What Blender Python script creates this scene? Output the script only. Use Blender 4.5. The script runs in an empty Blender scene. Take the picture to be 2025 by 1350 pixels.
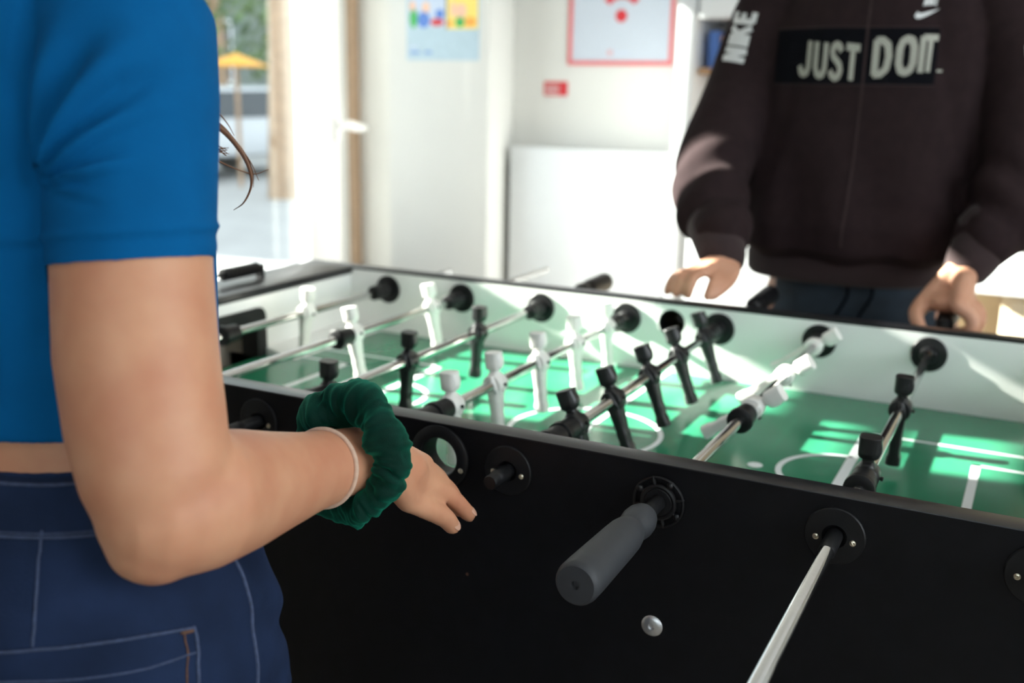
import bpy, bmesh, math, random
import numpy as np
from mathutils import Vector, Matrix, noise
from mathutils.bvhtree import BVHTree
random.seed(7)
PI = math.pi
SC = bpy.context.scene
COL = SC.collection
V = Vector

# ---------------------------------------------------------------- camera
ZR = 0.866                                   # height of the rod axes above the floor
cam_d = bpy.data.cameras.new('camera'); cam = bpy.data.objects.new('camera', cam_d); COL.objects.link(cam)
Rv, Uv, Fv = V((0.8895, 0.4565, 0.0179)), V((-0.1230, 0.2016, 0.9717)), V((-0.4400, 0.8666, -0.2355))
M = Matrix((Rv, Uv, -Fv)).transposed().to_4x4(); M.translation = V((0.4957, -0.8516, ZR + 0.3495))
cam.matrix_world = M
cam_d.sensor_width = 36.0; cam_d.lens = 2062.7 / 2025 * 36; cam_d.clip_start = 0.02
cam_d.dof.use_dof = True; cam_d.dof.focus_distance = 0.83; cam_d.dof.aperture_fstop = 4.6
SC.camera = cam
# ---------------------------------------------------------------- light
wd = bpy.data.worlds.new('world'); SC.world = wd; wd.use_nodes = True
bg = wd.node_tree.nodes['Background']; bg.inputs[0].default_value = (0.86, 0.93, 1.0, 1); bg.inputs[1].default_value = 2.6
sun_d = bpy.data.lights.new('sun', 'SUN'); sun = bpy.data.objects.new('sun', sun_d); COL.objects.link(sun)
sun_d.energy = 50.0; sun_d.angle = math.radians(0.5); sun_d.color = (1.0, 0.95, 0.87)
SUN = V((2.2, 0.28, -1.0)).normalized()
sun.rotation_euler = SUN.to_track_quat('-Z', 'Y').to_euler()
def add_fill(name, loc, look, sx, sy, power, col=(0.90, 0.95, 1.0)):
    d = bpy.data.lights.new(name, 'AREA'); d.shape = 'RECTANGLE'; d.size = sx; d.size_y = sy; d.energy = power; d.color = col
    o = bpy.data.objects.new(name, d); COL.objects.link(o); o.location = loc
    o.rotation_euler = V(look).to_track_quat('-Z', 'Y').to_euler(); return o
add_fill('window_fill', (-2.3, 2.0, 1.4), (1, -0.15, -0.1), 1.2, 1.9, 6)
add_fill('window_fill', (2.5, -0.1, 1.6), (-1, 0.3, -0.15), 2.2, 1.4, 27)  # added fill lamp, brightens everything from the unseen right side
add_fill('window_fill', (1.3, -3.15, 1.65), (-0.25, 1, -0.1), 2.1, 1.4, 1.5)  # added weak fill lamp behind the camera
SC.view_settings.view_transform = 'Standard'; SC.view_settings.look = 'None'
SC.view_settings.gamma = 1.0; SC.view_settings.exposure = 0.15; SC.view_settings.use_curve_mapping = False
SC.cycles.use_denoising = True
SC.cycles.max_bounces = 10; SC.cycles.diffuse_bounces = 5; SC.cycles.transparent_max_bounces = 12

# ---------------------------------------------------------------- materials
def mat(name, col, rough=0.5, metal=0.0, var=0.0, scale=20.0, bump=0.0, bscale=200.0, col2=None, sheen=0.0,
        sheen_tint=None, sss=0.0, spec=0.5, coat=0.0, emit=0.0, detail=3.0):
    m = bpy.data.materials.new(name); m.use_nodes = True; nt = m.node_tree; b = nt.nodes['Principled BSDF']
    tc = nt.nodes.new('ShaderNodeTexCoord')
    if var or col2:
        n = nt.nodes.new('ShaderNodeTexNoise'); n.inputs['Scale'].default_value = scale; n.inputs['Detail'].default_value = detail
        r = nt.nodes.new('ShaderNodeValToRGB')
        a = col2 or tuple(c * (1 - var) for c in col)
        r.color_ramp.elements[0].color = (*a, 1); r.color_ramp.elements[1].color = (*[min(1, c * (1 + var)) for c in col], 1)
        r.color_ramp.elements[0].position = 0.3; r.color_ramp.elements[1].position = 0.7
        nt.links.new(tc.outputs['Object'], n.inputs['Vector']); nt.links.new(n.outputs[0], r.inputs[0])
        nt.links.new(r.outputs[0], b.inputs['Base Color'])
    else:
        b.inputs['Base Color'].default_value = (*col, 1)
    b.inputs['Roughness'].default_value = rough; b.inputs['Metallic'].default_value = metal
    b.inputs['Specular IOR Level'].default_value = spec
    b.inputs['Coat Weight'].default_value = coat
    b.inputs['Sheen Weight'].default_value = sheen
    if sheen_tint: b.inputs['Sheen Tint'].default_value = (*sheen_tint, 1)
    if sss:
        b.inputs['Subsurface Weight'].default_value = sss; b.inputs['Subsurface Radius'].default_value = (1, 0.35, 0.2)
        b.inputs['Subsurface Scale'].default_value = 0.006
    if emit:
        b.inputs['Emission Color'].default_value = (*col, 1); b.inputs['Emission Strength'].default_value = emit
    if bump:
        n2 = nt.nodes.new('ShaderNodeTexNoise'); n2.inputs['Scale'].default_value = bscale; n2.inputs['Detail'].default_value = 4
        bp = nt.nodes.new('ShaderNodeBump'); bp.inputs['Strength'].default_value = bump; bp.inputs['Distance'].default_value = 0.001
        nt.links.new(tc.outputs['Object'], n2.inputs['Vector']); nt.links.new(n2.outputs[0], bp.inputs['Height'])
        nt.links.new(bp.outputs[0], b.inputs['Normal'])
    return m
def weave(m, scale, amount, rot=0.0):
    """fine thread lines added on top of a material's base colour"""
    nt = m.node_tree; b = nt.nodes['Principled BSDF']; tc = nt.nodes.new('ShaderNodeTexCoord')
    mp = nt.nodes.new('ShaderNodeMapping'); mp.inputs['Rotation'].default_value = (0.3, rot, 0.2)
    w = nt.nodes.new('ShaderNodeTexWave'); w.inputs['Scale'].default_value = scale; w.inputs['Distortion'].default_value = 1.5
    mx = nt.nodes.new('ShaderNodeMix'); mx.data_type = 'RGBA'; mx.blend_type = 'MULTIPLY'; mx.inputs[0].default_value = amount
    nt.links.new(tc.outputs['Object'], mp.inputs[0]); nt.links.new(mp.outputs[0], w.inputs[0])
    s = b.inputs['Base Color']
    if s.is_linked: nt.links.new(s.links[0].from_socket, mx.inputs[6])
    else: mx.inputs[6].default_value = s.default_value
    nt.links.new(w.outputs[0], mx.inputs[7]); nt.links.new(mx.outputs[2], s)
    return m
def glass(name):
    m = bpy.data.materials.new(name); m.use_nodes = True; nt = m.node_tree; nt.nodes.remove(nt.nodes['Principled BSDF'])
    t = nt.nodes.new('ShaderNodeBsdfTransparent'); t.inputs[0].default_value = (0.93, 0.96, 0.95, 1)
    g = nt.nodes.new('ShaderNodeBsdfGlossy'); g.inputs['Roughness'].default_value = 0.02
    lw = nt.nodes.new('ShaderNodeLayerWeight'); pw = nt.nodes.new('ShaderNodeMath'); pw.operation = 'POWER'; pw.inputs[1].default_value = 5.0
    f = nt.nodes.new('ShaderNodeMath'); f.operation = 'MULTIPLY_ADD'; f.inputs[1].default_value = 0.5; f.inputs[2].default_value = 0.02
    nt.links.new(lw.outputs['Facing'], pw.inputs[0]); nt.links.new(pw.outputs[0], f.inputs[0])
    mx = nt.nodes.new('ShaderNodeMixShader')
    nt.links.new(f.outputs[0], mx.inputs[0]); nt.links.new(t.outputs[0], mx.inputs[1]); nt.links.new(g.outputs[0], mx.inputs[2])
    nt.links.new(mx.outputs[0], nt.nodes['Material Output'].inputs[0]); return m
X = dict(
    wall=mat('painted_wall', (0.64, 0.64, 0.62), 0.9, var=0.015, scale=3, bump=0.05),
    rear=mat('brown_rear_wall', (0.24, 0.20, 0.16), 0.9, var=0.05, scale=3),
    beige=mat('beige_tint', (0.66, 0.55, 0.40), 0.9, var=0.03, scale=2),  # on the back wall this beige stands in for warm light
    ceil=mat('ceiling_paint', (0.82, 0.82, 0.82), 0.95, var=0.01),
    floor=mat('floor_lino', (0.26, 0.22, 0.18), 0.5, var=0.06, scale=8),
    white=mat('white_lacquer', (0.74, 0.76, 0.78), 0.35, var=0.01),
    frame=mat('window_frame_white', (0.88, 0.88, 0.88), 0.4, var=0.01),
    brown=mat('brown_strip', (0.36, 0.25, 0.17), 0.6, var=0.08, scale=30),
    glass=glass('window_glass'),
    black=mat('black_laminate', (0.0040, 0.0040, 0.0052), 0.5, var=0.25, scale=60, bump=0.08, bscale=900, spec=0.22),
    rail=mat('black_edge_band', (0.013, 0.0135, 0.016), 0.32, var=0.1, scale=90, bump=0.05, bscale=900, spec=0.35),
    lining=mat('white_side_lining', (0.83, 0.83, 0.81), 0.28, var=0.01),
    field=mat('green_playfield', (0.026, 0.205, 0.108), 0.20, var=0.10, scale=6, detail=6),
    line=mat('white_field_print', (0.80, 0.82, 0.84), 0.35, var=0.01),
    cup=mat('olive_black_cup', (0.035, 0.028, 0.012), 0.4, var=0.1, scale=30),
    plastic=mat('black_plastic', (0.0075, 0.0075, 0.0085), 0.42, var=0.1, scale=40, bump=0.05, bscale=600, spec=0.3),
    manb=mat('black_player_plastic', (0.011, 0.011, 0.012), 0.35, var=0.15, scale=120, bump=0.1, bscale=500),
    manw=mat('white_player_plastic', (0.82, 0.80, 0.76), 0.38, var=0.02, scale=120, bump=0.08, bscale=500),
    chrome=mat('chrome_rod', (0.62, 0.62, 0.62), 0.12, 1.0, var=0.03, scale=200),
    screw=mat('screw_zinc', (0.72, 0.66, 0.52), 0.28, 1.0, var=0.1, scale=400),
    bolt=mat('bolt_zinc', (0.75, 0.76, 0.78), 0.38, 1.0, var=0.05, scale=300),
    grip=mat('grey_soft_grip', (0.032, 0.034, 0.039), 0.6, var=0.06, scale=90, bump=0.06, bscale=1500),
    goalin=mat('goal_interior', (0.40, 0.36, 0.30), 0.6, var=0.06, scale=10),
    skin=mat('skin', (0.65, 0.330, 0.195), 0.50, col2=(0.55, 0.235, 0.135), scale=22, bump=0.05, bscale=700, sss=0.12, spec=0.35),
    skin2=mat('skin_warm', (0.62, 0.33, 0.22), 0.5, col2=(0.54, 0.26, 0.16), scale=18, sss=0.10, spec=0.35),
    nail=mat('fingernail', (0.74, 0.42, 0.30), 0.28, var=0.03),
    shirt=mat('blue_rib_jersey', (0.0010, 0.096, 0.275), 0.9, var=0.06, scale=30, bump=0.25, bscale=1100, spec=0.10),
    denim=mat('denim', (0.017, 0.032, 0.082), 0.85, col2=(0.008, 0.015, 0.038), scale=17, bump=0.4, bscale=900, detail=8, spec=0.12),
    trousers=mat('dark_trousers', (0.026, 0.044, 0.066), 0.85, col2=(0.010, 0.016, 0.024), scale=17, bump=0.3, bscale=900),
    seam=mat('denim_seam', (0.045, 0.065, 0.13), 0.85, var=0.25, scale=300, bump=0.3, bscale=700),
    thread=mat('brown_stitch', (0.11, 0.050, 0.028), 0.8, var=0.3, scale=300),
    velvet=mat('green_velvet', (0.0004, 0.018, 0.012), 0.8, var=0.35, scale=45, sheen=0.42, sheen_tint=(0.02, 0.70, 0.42), bump=0.4, bscale=1200, spec=0.15),
    band=mat('beige_elastic', (0.62, 0.42, 0.31), 0.7, var=0.08, scale=300, bump=0.1, bscale=900),
    hair=mat('brown_hair', (0.20, 0.085, 0.038), 0.5, var=0.3, scale=60),
    darkhair=mat('dark_hair', (0.012, 0.009, 0.008), 0.55, var=0.3, scale=60, bump=0.5, bscale=300),
    hoodie=mat('black_fleece', (0.0225, 0.0135, 0.0145), 0.95, var=0.12, scale=50, spec=0.12, sheen=0.0, sheen_tint=(0.75, 0.55, 0.58), bump=0.2, bscale=700),
    hblack=mat('black_panel_fabric', (0.0045, 0.0045, 0.0065), 0.9, spec=0.08, var=0.1, scale=60),
    rib=weave(mat('ribbed_cuff', (0.034, 0.017, 0.018), 0.95, var=0.1, scale=60, sheen=0.07), 300, 0.4, 1.2),
    ink=mat('white_print', (0.72, 0.72, 0.72), 0.7, var=0.03),
    ink2=weave(mat('olive_grey_print', (0.58, 0.57, 0.49), 0.7, var=0.05), 110, 0.7, 0.8),
    eye=mat('eye_white', (0.8, 0.78, 0.75), 0.2, var=0.01), iris=mat('iris_brown', (0.06, 0.03, 0.015), 0.2, var=0.1),
    lip=mat('lips', (0.45, 0.16, 0.13), 0.45, var=0.05),
    shoe=mat('white_shoe', (0.7, 0.7, 0.68), 0.6, var=0.03), sole=mat('shoe_sole', (0.5, 0.5, 0.48), 0.7, var=0.03),
    paper=mat('poster_paper', (0.42, 0.54, 0.62), 0.6, var=0.03, scale=30), signw=mat('sign_white', (0.50, 0.55, 0.63), 0.4, var=0.01),
    red=mat('sign_red', (0.55, 0.025, 0.035), 0.45, var=0.03), pink=mat('sign_border_red', (0.66, 0.16, 0.17), 0.45, var=0.03),
    grey=mat('light_grey_print', (0.55, 0.55, 0.56), 0.6, var=0.03),
    wood=mat('wood_board', (0.50, 0.30, 0.16), 0.5, col2=(0.38, 0.21, 0.10), scale=9), darkw=mat('dark_back_board', (0.10, 0.085, 0.075), 0.6, var=0.1),
    yellow=mat('yellow_print', (0.85, 0.66, 0.16), 0.6, var=0.03), green=mat('green_print', (0.06, 0.40, 0.10), 0.6, var=0.03),
    blue=mat('blue_print', (0.10, 0.22, 0.60), 0.6, var=0.03), lilac=mat('lilac_print', (0.50, 0.58, 0.72), 0.6, var=0.02),
    peach=mat('peach_print', (0.80, 0.50, 0.36), 0.6, var=0.03), ochre=mat('orange_print', (0.80, 0.36, 0.06), 0.6, var=0.03),
    leaf=mat('leaves', (0.17, 0.25, 0.09), 0.6, col2=(0.07, 0.12, 0.045), scale=6), bark=mat('bark', (0.34, 0.23, 0.15), 0.9, var=0.2, scale=12, bump=0.5),
    asphalt=mat('pavement', (0.33, 0.33, 0.33), 0.9, var=0.08, scale=2), carp=mat('car_paint_white', (0.5, 0.52, 0.55), 0.25, var=0.02),
    cargl=mat('car_glass', (0.03, 0.04, 0.05), 0.1, var=0.1), house=mat('grey_render', (0.17, 0.20, 0.18), 0.9, var=0.06, scale=3),
    awn=mat('yellow_canvas', (0.75, 0.36, 0.05), 0.8, var=0.05), tyre=mat('tyre', (0.02, 0.02, 0.02), 0.8, var=0.1),
)

# ---------------------------------------------------------------- mesh helpers
class MB:
    def __init__(s): s.v = []; s.f = []
    def add(s, vs, fs):
        o = len(s.v); s.v += [tuple(p) for p in vs]; s.f += [tuple(i + o for i in f) for f in fs]; return s
    def box(s, x0, x1, y0, y1, z0, z1):
        return s.add([(x0,y0,z0),(x1,y0,z0),(x1,y1,z0),(x0,y1,z0),(x0,y0,z1),(x1,y0,z1),(x1,y1,z1),(x0,y1,z1)],
                     [(0,3,2,1),(4,5,6,7),(0,1,5,4),(1,2,6,5),(2,3,7,6),(3,0,4,7)])
    def rings(s, rs, cap=True, loop=False):
        n = len(rs[0]); vs = [p for r in rs for p in r]; fs = []
        m = len(rs)
        for i in range(m if loop else m - 1):
            a, b = i * n, ((i + 1) % m) * n
            for k in range(n): fs.append((a + k, a + (k + 1) % n, b + (k + 1) % n, b + k))
        if cap and not loop:
            fs.append(tuple(range(n - 1, -1, -1))); fs.append(tuple(range((m - 1) * n, m * n)))
        return s.add(vs, fs)
    def lathe(s, o, d, prof, n=32, cap=True):
        o = V(o); d = V(d).normalized(); a = d.orthogonal().normalized(); b = d.cross(a)
        return s.rings([[o + d * t + (a * math.cos(2*PI*k/n) + b * math.sin(2*PI*k/n)) * r for k in range(n)] for t, r in prof], cap)
    def tube(s, pts, rad, n=16, ref=None, loop=False, dome=True):
        """rad: number, list of numbers or list of (a, b); a lies along ref"""
        P = [V(p) for p in pts]; m = len(P)
        if isinstance(rad, (int, float)): rad = [rad] * m
        R = [(r, r) if isinstance(r, (int, float)) else r for r in rad]
        if dome and not loop:
            d0 = (P[0] - P[1]).normalized(); d1 = (P[-1] - P[-2]).normalized()
            def ext(p, d, r): return [(p + d * (min(r) * math.sin(t)), (r[0] * math.cos(t), r[1] * math.cos(t))) for t in (0.5, 0.95, 1.35)]
            A = ext(P[0], d0, R[0])[::-1]; B = ext(P[-1], d1, R[-1])
            P = [p for p, _ in A] + P + [p for p, _ in B]; R = [r for _, r in A] + R + [r for _, r in B]; m = len(P)
        T = []
        for i in range(m):
            if loop: t = P[(i + 1) % m] - P[i - 1]
            else: t = P[min(i + 1, m - 1)] - P[max(i - 1, 0)]
            T.append(t.normalized())
        u = V(ref) if ref else T[0].orthogonal()
        rs = []
        for i in range(m):
            if ref: u = V(ref)
            u = (u - T[i] * u.dot(T[i])).normalized(); w = T[i].cross(u)
            rs.append([P[i] + u * (R[i][0] * math.cos(2*PI*k/n)) + w * (R[i][1] * math.sin(2*PI*k/n)) for k in range(n)])
        return s.rings(rs, True, loop)
    def ball(s, c, r, n=20):
        if isinstance(r, (int, float)): r = (r, r, r)
        c = V(c); rs = []
        for i in range(1, n // 2):
            t = PI * i / (n // 2)
            rs.append([c + V((r[0]*math.sin(t)*math.cos(2*PI*k/n), r[1]*math.sin(t)*math.sin(2*PI*k/n), -r[2]*math.cos(t))) for k in range(n)])
        return s.rings(rs)
    def stack(s, secs, n=40, p=2.3):
        """horizontal super-ellipse sections (cx, cy, z, a, b)"""
        rs = []
        for cx, cy, z, a, b in secs:
            r = []
            for k in range(n):
                t = 2*PI*k/n; c, q = math.cos(t), math.sin(t)
                r.append((cx + a * math.copysign(abs(c)**(2/p), c), cy + b * math.copysign(abs(q)**(2/p), q), z))
            rs.append(r)
        return s.rings(rs)
    def grid(s, rows):
        m, n = len(rows), len(rows[0])
        return s.add([p for r in rows for p in r], [(i*n+k, i*n+k+1, (i+1)*n+k+1, (i+1)*n+k) for i in range(m-1) for k in range(n-1)])
    def mesh(s, name):
        me = bpy.data.meshes.new(name); me.from_pydata(s.v, [], s.f)
        bm = bmesh.new(); bm.from_mesh(me); bmesh.ops.recalc_face_normals(bm, faces=bm.faces); bm.to_mesh(me); bm.free()
        return me
    def build(s, name, m, parent=None, bevel=0.0, ang=38, seg=2):
        return link(name, s.mesh(name), m, parent, bevel, ang, seg)
def link(name, me, m, parent=None, bevel=0.0, ang=38, seg=2):
    if bevel:
        bm = bmesh.new(); bm.from_mesh(me)
        es = [e for e in bm.edges if len(e.link_faces) == 2 and e.calc_face_angle(0) > 0.6]
        bmesh.ops.bevel(bm, geom=es, offset=bevel, segments=seg, profile=0.5, affect='EDGES', clamp_overlap=True)
        bm.to_mesh(me); bm.free()
    me.materials.clear(); me.materials.append(m)
    me.shade_smooth(); me.set_sharp_from_angle(angle=math.radians(ang))
    o = bpy.data.objects.new(name, me); COL.objects.link(o)
    if parent is not None: attach(o, parent)
    return o
def attach(o, p):
    o.parent = p
    if p.type == 'EMPTY' and p.get('world_parts'): o.matrix_parent_inverse = Matrix.Translation(-p.location)
def tag(o, label=None, cat=None, group=None, kind=None):
    for k, v in (('label', label), ('category', cat), ('group', group), ('kind', kind)):
        if v: o[k] = v
    return o
def thing(name, label, cat, loc=(0, 0, 0), group=None, world=True):
    o = bpy.data.objects.new(name, None); COL.objects.link(o); o.location = loc; o.empty_display_size = 0.05
    if world: o['world_parts'] = True
    return tag(o, label, cat, group)
def struct(name, mb, m, bevel=0): return tag(mb.build(name, m, None, bevel), kind='structure')
def evaluated(o):
    dg = bpy.context.evaluated_depsgraph_get(); dg.update()
    me = bpy.data.meshes.new_from_object(o.evaluated_get(dg)); bpy.data.objects.remove(o); return me
def fuse(mb, voxel, smooth=4, fac=0.5):
    """closed pieces -> one continuous skin"""
    o = bpy.data.objects.new('tmp', mb.mesh('tmp')); COL.objects.link(o)
    r = o.modifiers.new('r', 'REMESH'); r.mode = 'VOXEL'; r.voxel_size = voxel; r.adaptivity = 0
    if smooth: q = o.modifiers.new('s', 'SMOOTH'); q.iterations = smooth; q.factor = fac
    return evaluated(o)
def cut(me, cutters):
    o = bpy.data.objects.new('tmp', me); COL.objects.link(o); cs = []
    for c in cutters:
        k = bpy.data.objects.new('cut', c.mesh('cut')); COL.objects.link(k); cs.append(k)
        b = o.modifiers.new('b', 'BOOLEAN'); b.operation = 'DIFFERENCE'; b.solver = 'EXACT'; b.object = k
    r = evaluated(o)
    for k in cs: bpy.data.objects.remove(k)
    return r
def displace(me, fn):
    n = len(me.vertices); co = np.empty(n*3); me.vertices.foreach_get('co', co); co = co.reshape(-1, 3)
    no = np.empty(n*3); me.vertices.foreach_get('normal', no); no = no.reshape(-1, 3)
    co = co + no * fn(co)[:, None]; me.vertices.foreach_set('co', co.ravel()); me.update(); return me
def bvh(me): return BVHTree.FromPolygons([v.co.copy() for v in me.vertices], [tuple(p.vertices) for p in me.polygons])
def smoothstep(a, b, x): t = np.clip((x - a) / (b - a), 0, 1); return t*t*(3 - 2*t)
def segdist(co, a, b):
    a, b = np.array(a), np.array(b); d = b - a; t = np.clip(((co - a) @ d) / (d @ d), 0, 1)
    return np.linalg.norm(co - a - t[:, None] * d, axis=1), t
def catmull(pts, n=6):
    P = [V(p) for p in pts]; P = [2*P[0] - P[1]] + P + [2*P[-1] - P[-2]]; out = []
    for i in range(1, len(P) - 2):
        for k in range(n):
            t = k / n; a, b, c, d = P[i-1], P[i], P[i+1], P[i+2]
            out.append(0.5*((2*b) + (c - a)*t + (2*a - 5*b + 4*c - d)*t*t + (3*b - a - 3*c + d)*t**3))
    return out + [P[-2]]
def lerp_list(vals, m):
    out = []
    for i in range(m):
        t = i / (m - 1) * (len(vals) - 1); k = min(int(t), len(vals) - 2); f = t - k
        a, b = vals[k], vals[k+1]
        out.append(tuple(p*(1-f)+q*f for p, q in zip(a, b)) if isinstance(a, tuple) else a*(1-f)+b*f)
    return out
def spline_tube(mb, pts, rad, n=18, k=6, ref=None):
    c = catmull(pts, k); return mb.tube(c, lerp_list(rad, len(c)), n, ref)

# ================================================================ the room
XL, YB = -2.13, 2.90
struct('floor', MB().box(-2.4, 3.0, -3.6, 3.1, -0.1, 0), X['floor'])
struct('ceiling', MB().box(-2.4, 3.0, -3.6, 3.1, 2.65, 2.75), X['ceil'])
def wall_x(name, x0, x1, y0, y1, holes, m):
    """wall across x0..x1 along y with rectangular window holes (y0, y1, z0, z1)"""
    me = MB().box(x0, x1, y0, y1, 0, 2.65).mesh(name)
    if holes: me = cut(me, [MB().box(x0 - .2, x1 + .2, a, b, c, d) for a, b, c, d in holes])
    return tag(link(name, me, m), kind='structure')
def wall_y(name, y0, y1, x0, x1, holes, m):
    me = MB().box(x0, x1, y0, y1, 0, 2.65).mesh(name)
    if holes: me = cut(me, [MB().box(a, b, y0 - .2, y1 + .2, c, d) for a, b, c, d in holes])
    return tag(link(name, me, m), kind='structure')
W1 = (1.25, 2.765, 0.35, 2.35)          # the window seen behind the girl
W2 = (0.02, 0.725, 1.30, 2.21)           # the next window along, beside the table; unseen, sized to place the sun patches
wall_x('wall_left', XL - 0.22, XL, -3.4, YB, [W1, W2], X['wall'])
wall_y('wall_back', YB, YB + 0.15, XL - 0.22, -0.50, [], X['wall'])
wall_y('wall_back_warm', YB, YB + 0.15, -0.50, 2.75, [], X['beige'])  # same white wall, its warm light put into the beige colour
W4 = (-1.3, 1.1, 0.9, 2.4); W5 = (0.2, 2.4, 0.9, 2.4)
wall_y('wall_front', -3.4, -3.25, XL, 2.75, [W5], X['rear'])
wall_x('wall_right', 2.6, 2.75, -3.25, YB, [W4], X['wall'])
struct('pillar', MB().box(-1.874, -1.425, 2.70, YB, 0, 2.65), X['wall'], 0.006)
struct('trim_1', MB().box(XL, -1.874, 2.84, YB, 0, 2.65), X['wall'])
struct('baseboard_left', MB().box(XL, XL + .012, -3.25, 2.84, 0, .08), X['frame'])
struct('baseboard_back', MB().box(-1.425, 2.6, YB - .012, YB, 0, .08), X['frame'])
def window_x(name, x, hole, mask_y=(), mask_z=(), fw=0.06, deep=0.06):
    y0, y1, z0, z1 = hole; w = MB()
    w.box(x - deep, x, y0, y0 + fw, z0, z1); w.box(x - deep, x, y1 - fw, y1, z0, z1)
    w.box(x - deep, x, y0 + fw, y1 - fw, z0, z0 + fw); w.box(x - deep, x, y0 + fw, y1 - fw, z1 - fw, z1)
    for b, t in mask_y: w.box(x - deep, x, b - t/2, b + t/2, z0 + fw, z1 - fw)
    for b, t, a0, a1 in mask_z: w.box(x - deep + .004, x - .004, a0, a1, b - t/2, b + t/2)
    o = struct(name, w, X['frame'], 0.004)
    MB().box(x - deep/2 - .003, x - deep/2 + .003, y0 + fw*.7, y1 - fw*.7, z0 + fw*.7, z1 - fw*.7).build('glass_pane', X['glass'], o)
    return o
win = window_x('window_1', XL - 0.02, W1)
s = MB(); y0, y1, z0, z1 = 1.32, 2.67, 0.42, 2.28; fw = 0.20
s.box(XL-.03, XL+.03, y0, y0+.1, z0, z1); s.box(XL-.03, XL+.03, y1-fw, y1, z0, z1)
s.box(XL-.03, XL+.03, y0+.1, y1-fw, z0, z0+.1); s.box(XL-.03, XL+.03, y0+.1, y1-fw, z1-.1, z1)
s.build('sash', X['frame'], win, 0.008)
MB().box(XL - .004, XL + .003, y1, y1 + .006, z0, z1).build('sash_gap', X['plastic'], win)
hd = MB(); hd.box(XL+.03, XL+.045, 2.635, 2.667, 0.99, 1.09)
hd.tube([(XL+.045, 2.651, 1.055), (XL+.075, 2.651, 1.055)], .010, 12)
spline_tube(hd, [(XL+.078, 2.655, 1.06), (XL+.085, 2.68, 1.058), (XL+.082, 2.73, 1.05), (XL+.08, 2.775, 1.045)], [.018, .020, .019, .016], 14)
hd.build('window_handle', X['frame'], win, 0.002)
struct('trim_2', MB().box(XL, XL + .02, 2.775, 2.835, 0.3, 2.45), X['brown'])
window_x('window_2', XL - 0.10, W2, [(0.54, 0.14)], [(1.905, .030, .05, .22), (1.9715, .014, .05, .22), (2.105, .112, .05, .22), (1.987, .15, .22, .43), (2.126, .070, .22, .43), (1.541, .436, .39, .49)], 0.04)  # unseen mullion and opaque panels added to shape the sun patches
w4 = MB()
for yy in (-1.3, -.12, 1.05): w4.box(2.65, 2.7, yy, yy + .05, .9, 2.4)
w4.box(2.65, 2.7, -1.3, 1.1, .9, .95); w4.box(2.65, 2.7, -1.3, 1.1, 2.35, 2.4)
o4 = struct('fill_window_right', w4, X['frame']); MB().box(2.672, 2.678, -1.28, 1.08, .92, 2.38).build('glass_pane', X['glass'], o4)  # unseen window added on the right to let in side light

w5 = MB()
for xx in (.2, 1.275, 2.35): w5.box(xx, xx + .05, -3.35, -3.3, .9, 2.4)
w5.box(.2, 2.4, -3.35, -3.3, .9, .95); w5.box(.2, 2.4, -3.35, -3.3, 2.35, 2.4)
o5 = struct('fill_window_rear', w5, X['frame']); MB().box(.22, 2.38, -3.328, -3.322, .92, 2.38).build('glass_pane', X['glass'], o5)  # unseen window added behind the camera for fill light
# ---- things on and along the walls
def plate(name, x0, x1, z0, z1, y, th, m, parent=None, bev=0): return MB().box(x0, x1, y - th, y, z0, z1).build(name, m, parent, bev)
po = thing('comic_poster', 'pale blue poster with a colourful two-panel picture on the white pillar', 'poster', (-1.627, 2.70, 1.315))
plate('sheet', -1.788, -1.467, 1.315, 1.77, 2.70, .002, X['paper'], po)
plate('picture_panel', -1.772, -1.612, 1.44, 1.74, 2.698, .001, X['lilac'], po)
plate('picture_panel', -1.606, -1.474, 1.43, 1.74, 2.698, .001, X['yellow'], po)
plate('panel_divider', -1.612, -1.606, 1.43, 1.74, 2.698, .0012, X['darkw'], po)
def blob(name, cx, cz, a, b, m, y=2.697):
    MB().rings([[(cx + a*math.cos(t*PI/12), y, cz + b*math.sin(t*PI/12)) for t in range(24)], [(cx + a*math.cos(t*PI/12), y-.0006, cz + b*math.sin(t*PI/12)) for t in range(24)]]).build(name, m, po)
for a in [('shape', -1.755, 1.47, .018, .035, X['green']), ('shape', -1.76, 1.515, .014, .02, X['peach']), ('shape', -1.71, 1.465, .028, .03, X['blue']), ('shape', -1.70, 1.51, .017, .02, X['peach']),
          ('shape', -1.65, 1.455, .03, .014, X['red']), ('shape', -1.638, 1.485, .02, .018, X['blue']), ('shape', -1.545, 1.495, .024, .028, X['peach']), ('shape', -1.55, 1.455, .02, .02, X['green']),
          ('shape', -1.505, 1.455, .026, .018, X['ochre']), ('shape', -1.58, 1.5, .012, .03, X['peach']), ('shape', -1.594, 1.45, .012, .012, X['ochre']), ('caption', -1.755, 1.365, .022, .004, X['lilac']), ('caption', -1.75, 1.345, .026, .004, X['blue']), ('caption', -1.69, 1.345, .02, .004, X['blue'])]: blob(*a)
sg = thing('wireless_sign', 'white sign with red border and red wireless symbol on the back wall', 'sign', (-.98, YB, 1.31))
plate('board', -1.188, -.776, 1.308, 1.72, YB, .006, X['signw'], sg)
b = MB()
for a in ((-1.19, -.774, 1.306, 1.322), (-1.19, -.774, 1.706, 1.722), (-1.19, -1.174, 1.322, 1.706), (-.79, -.774, 1.322, 1.706)): b.box(a[0], a[1], YB - .009, YB - .005, a[2], a[3])
b.build('border', X['pink'], sg)
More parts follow.
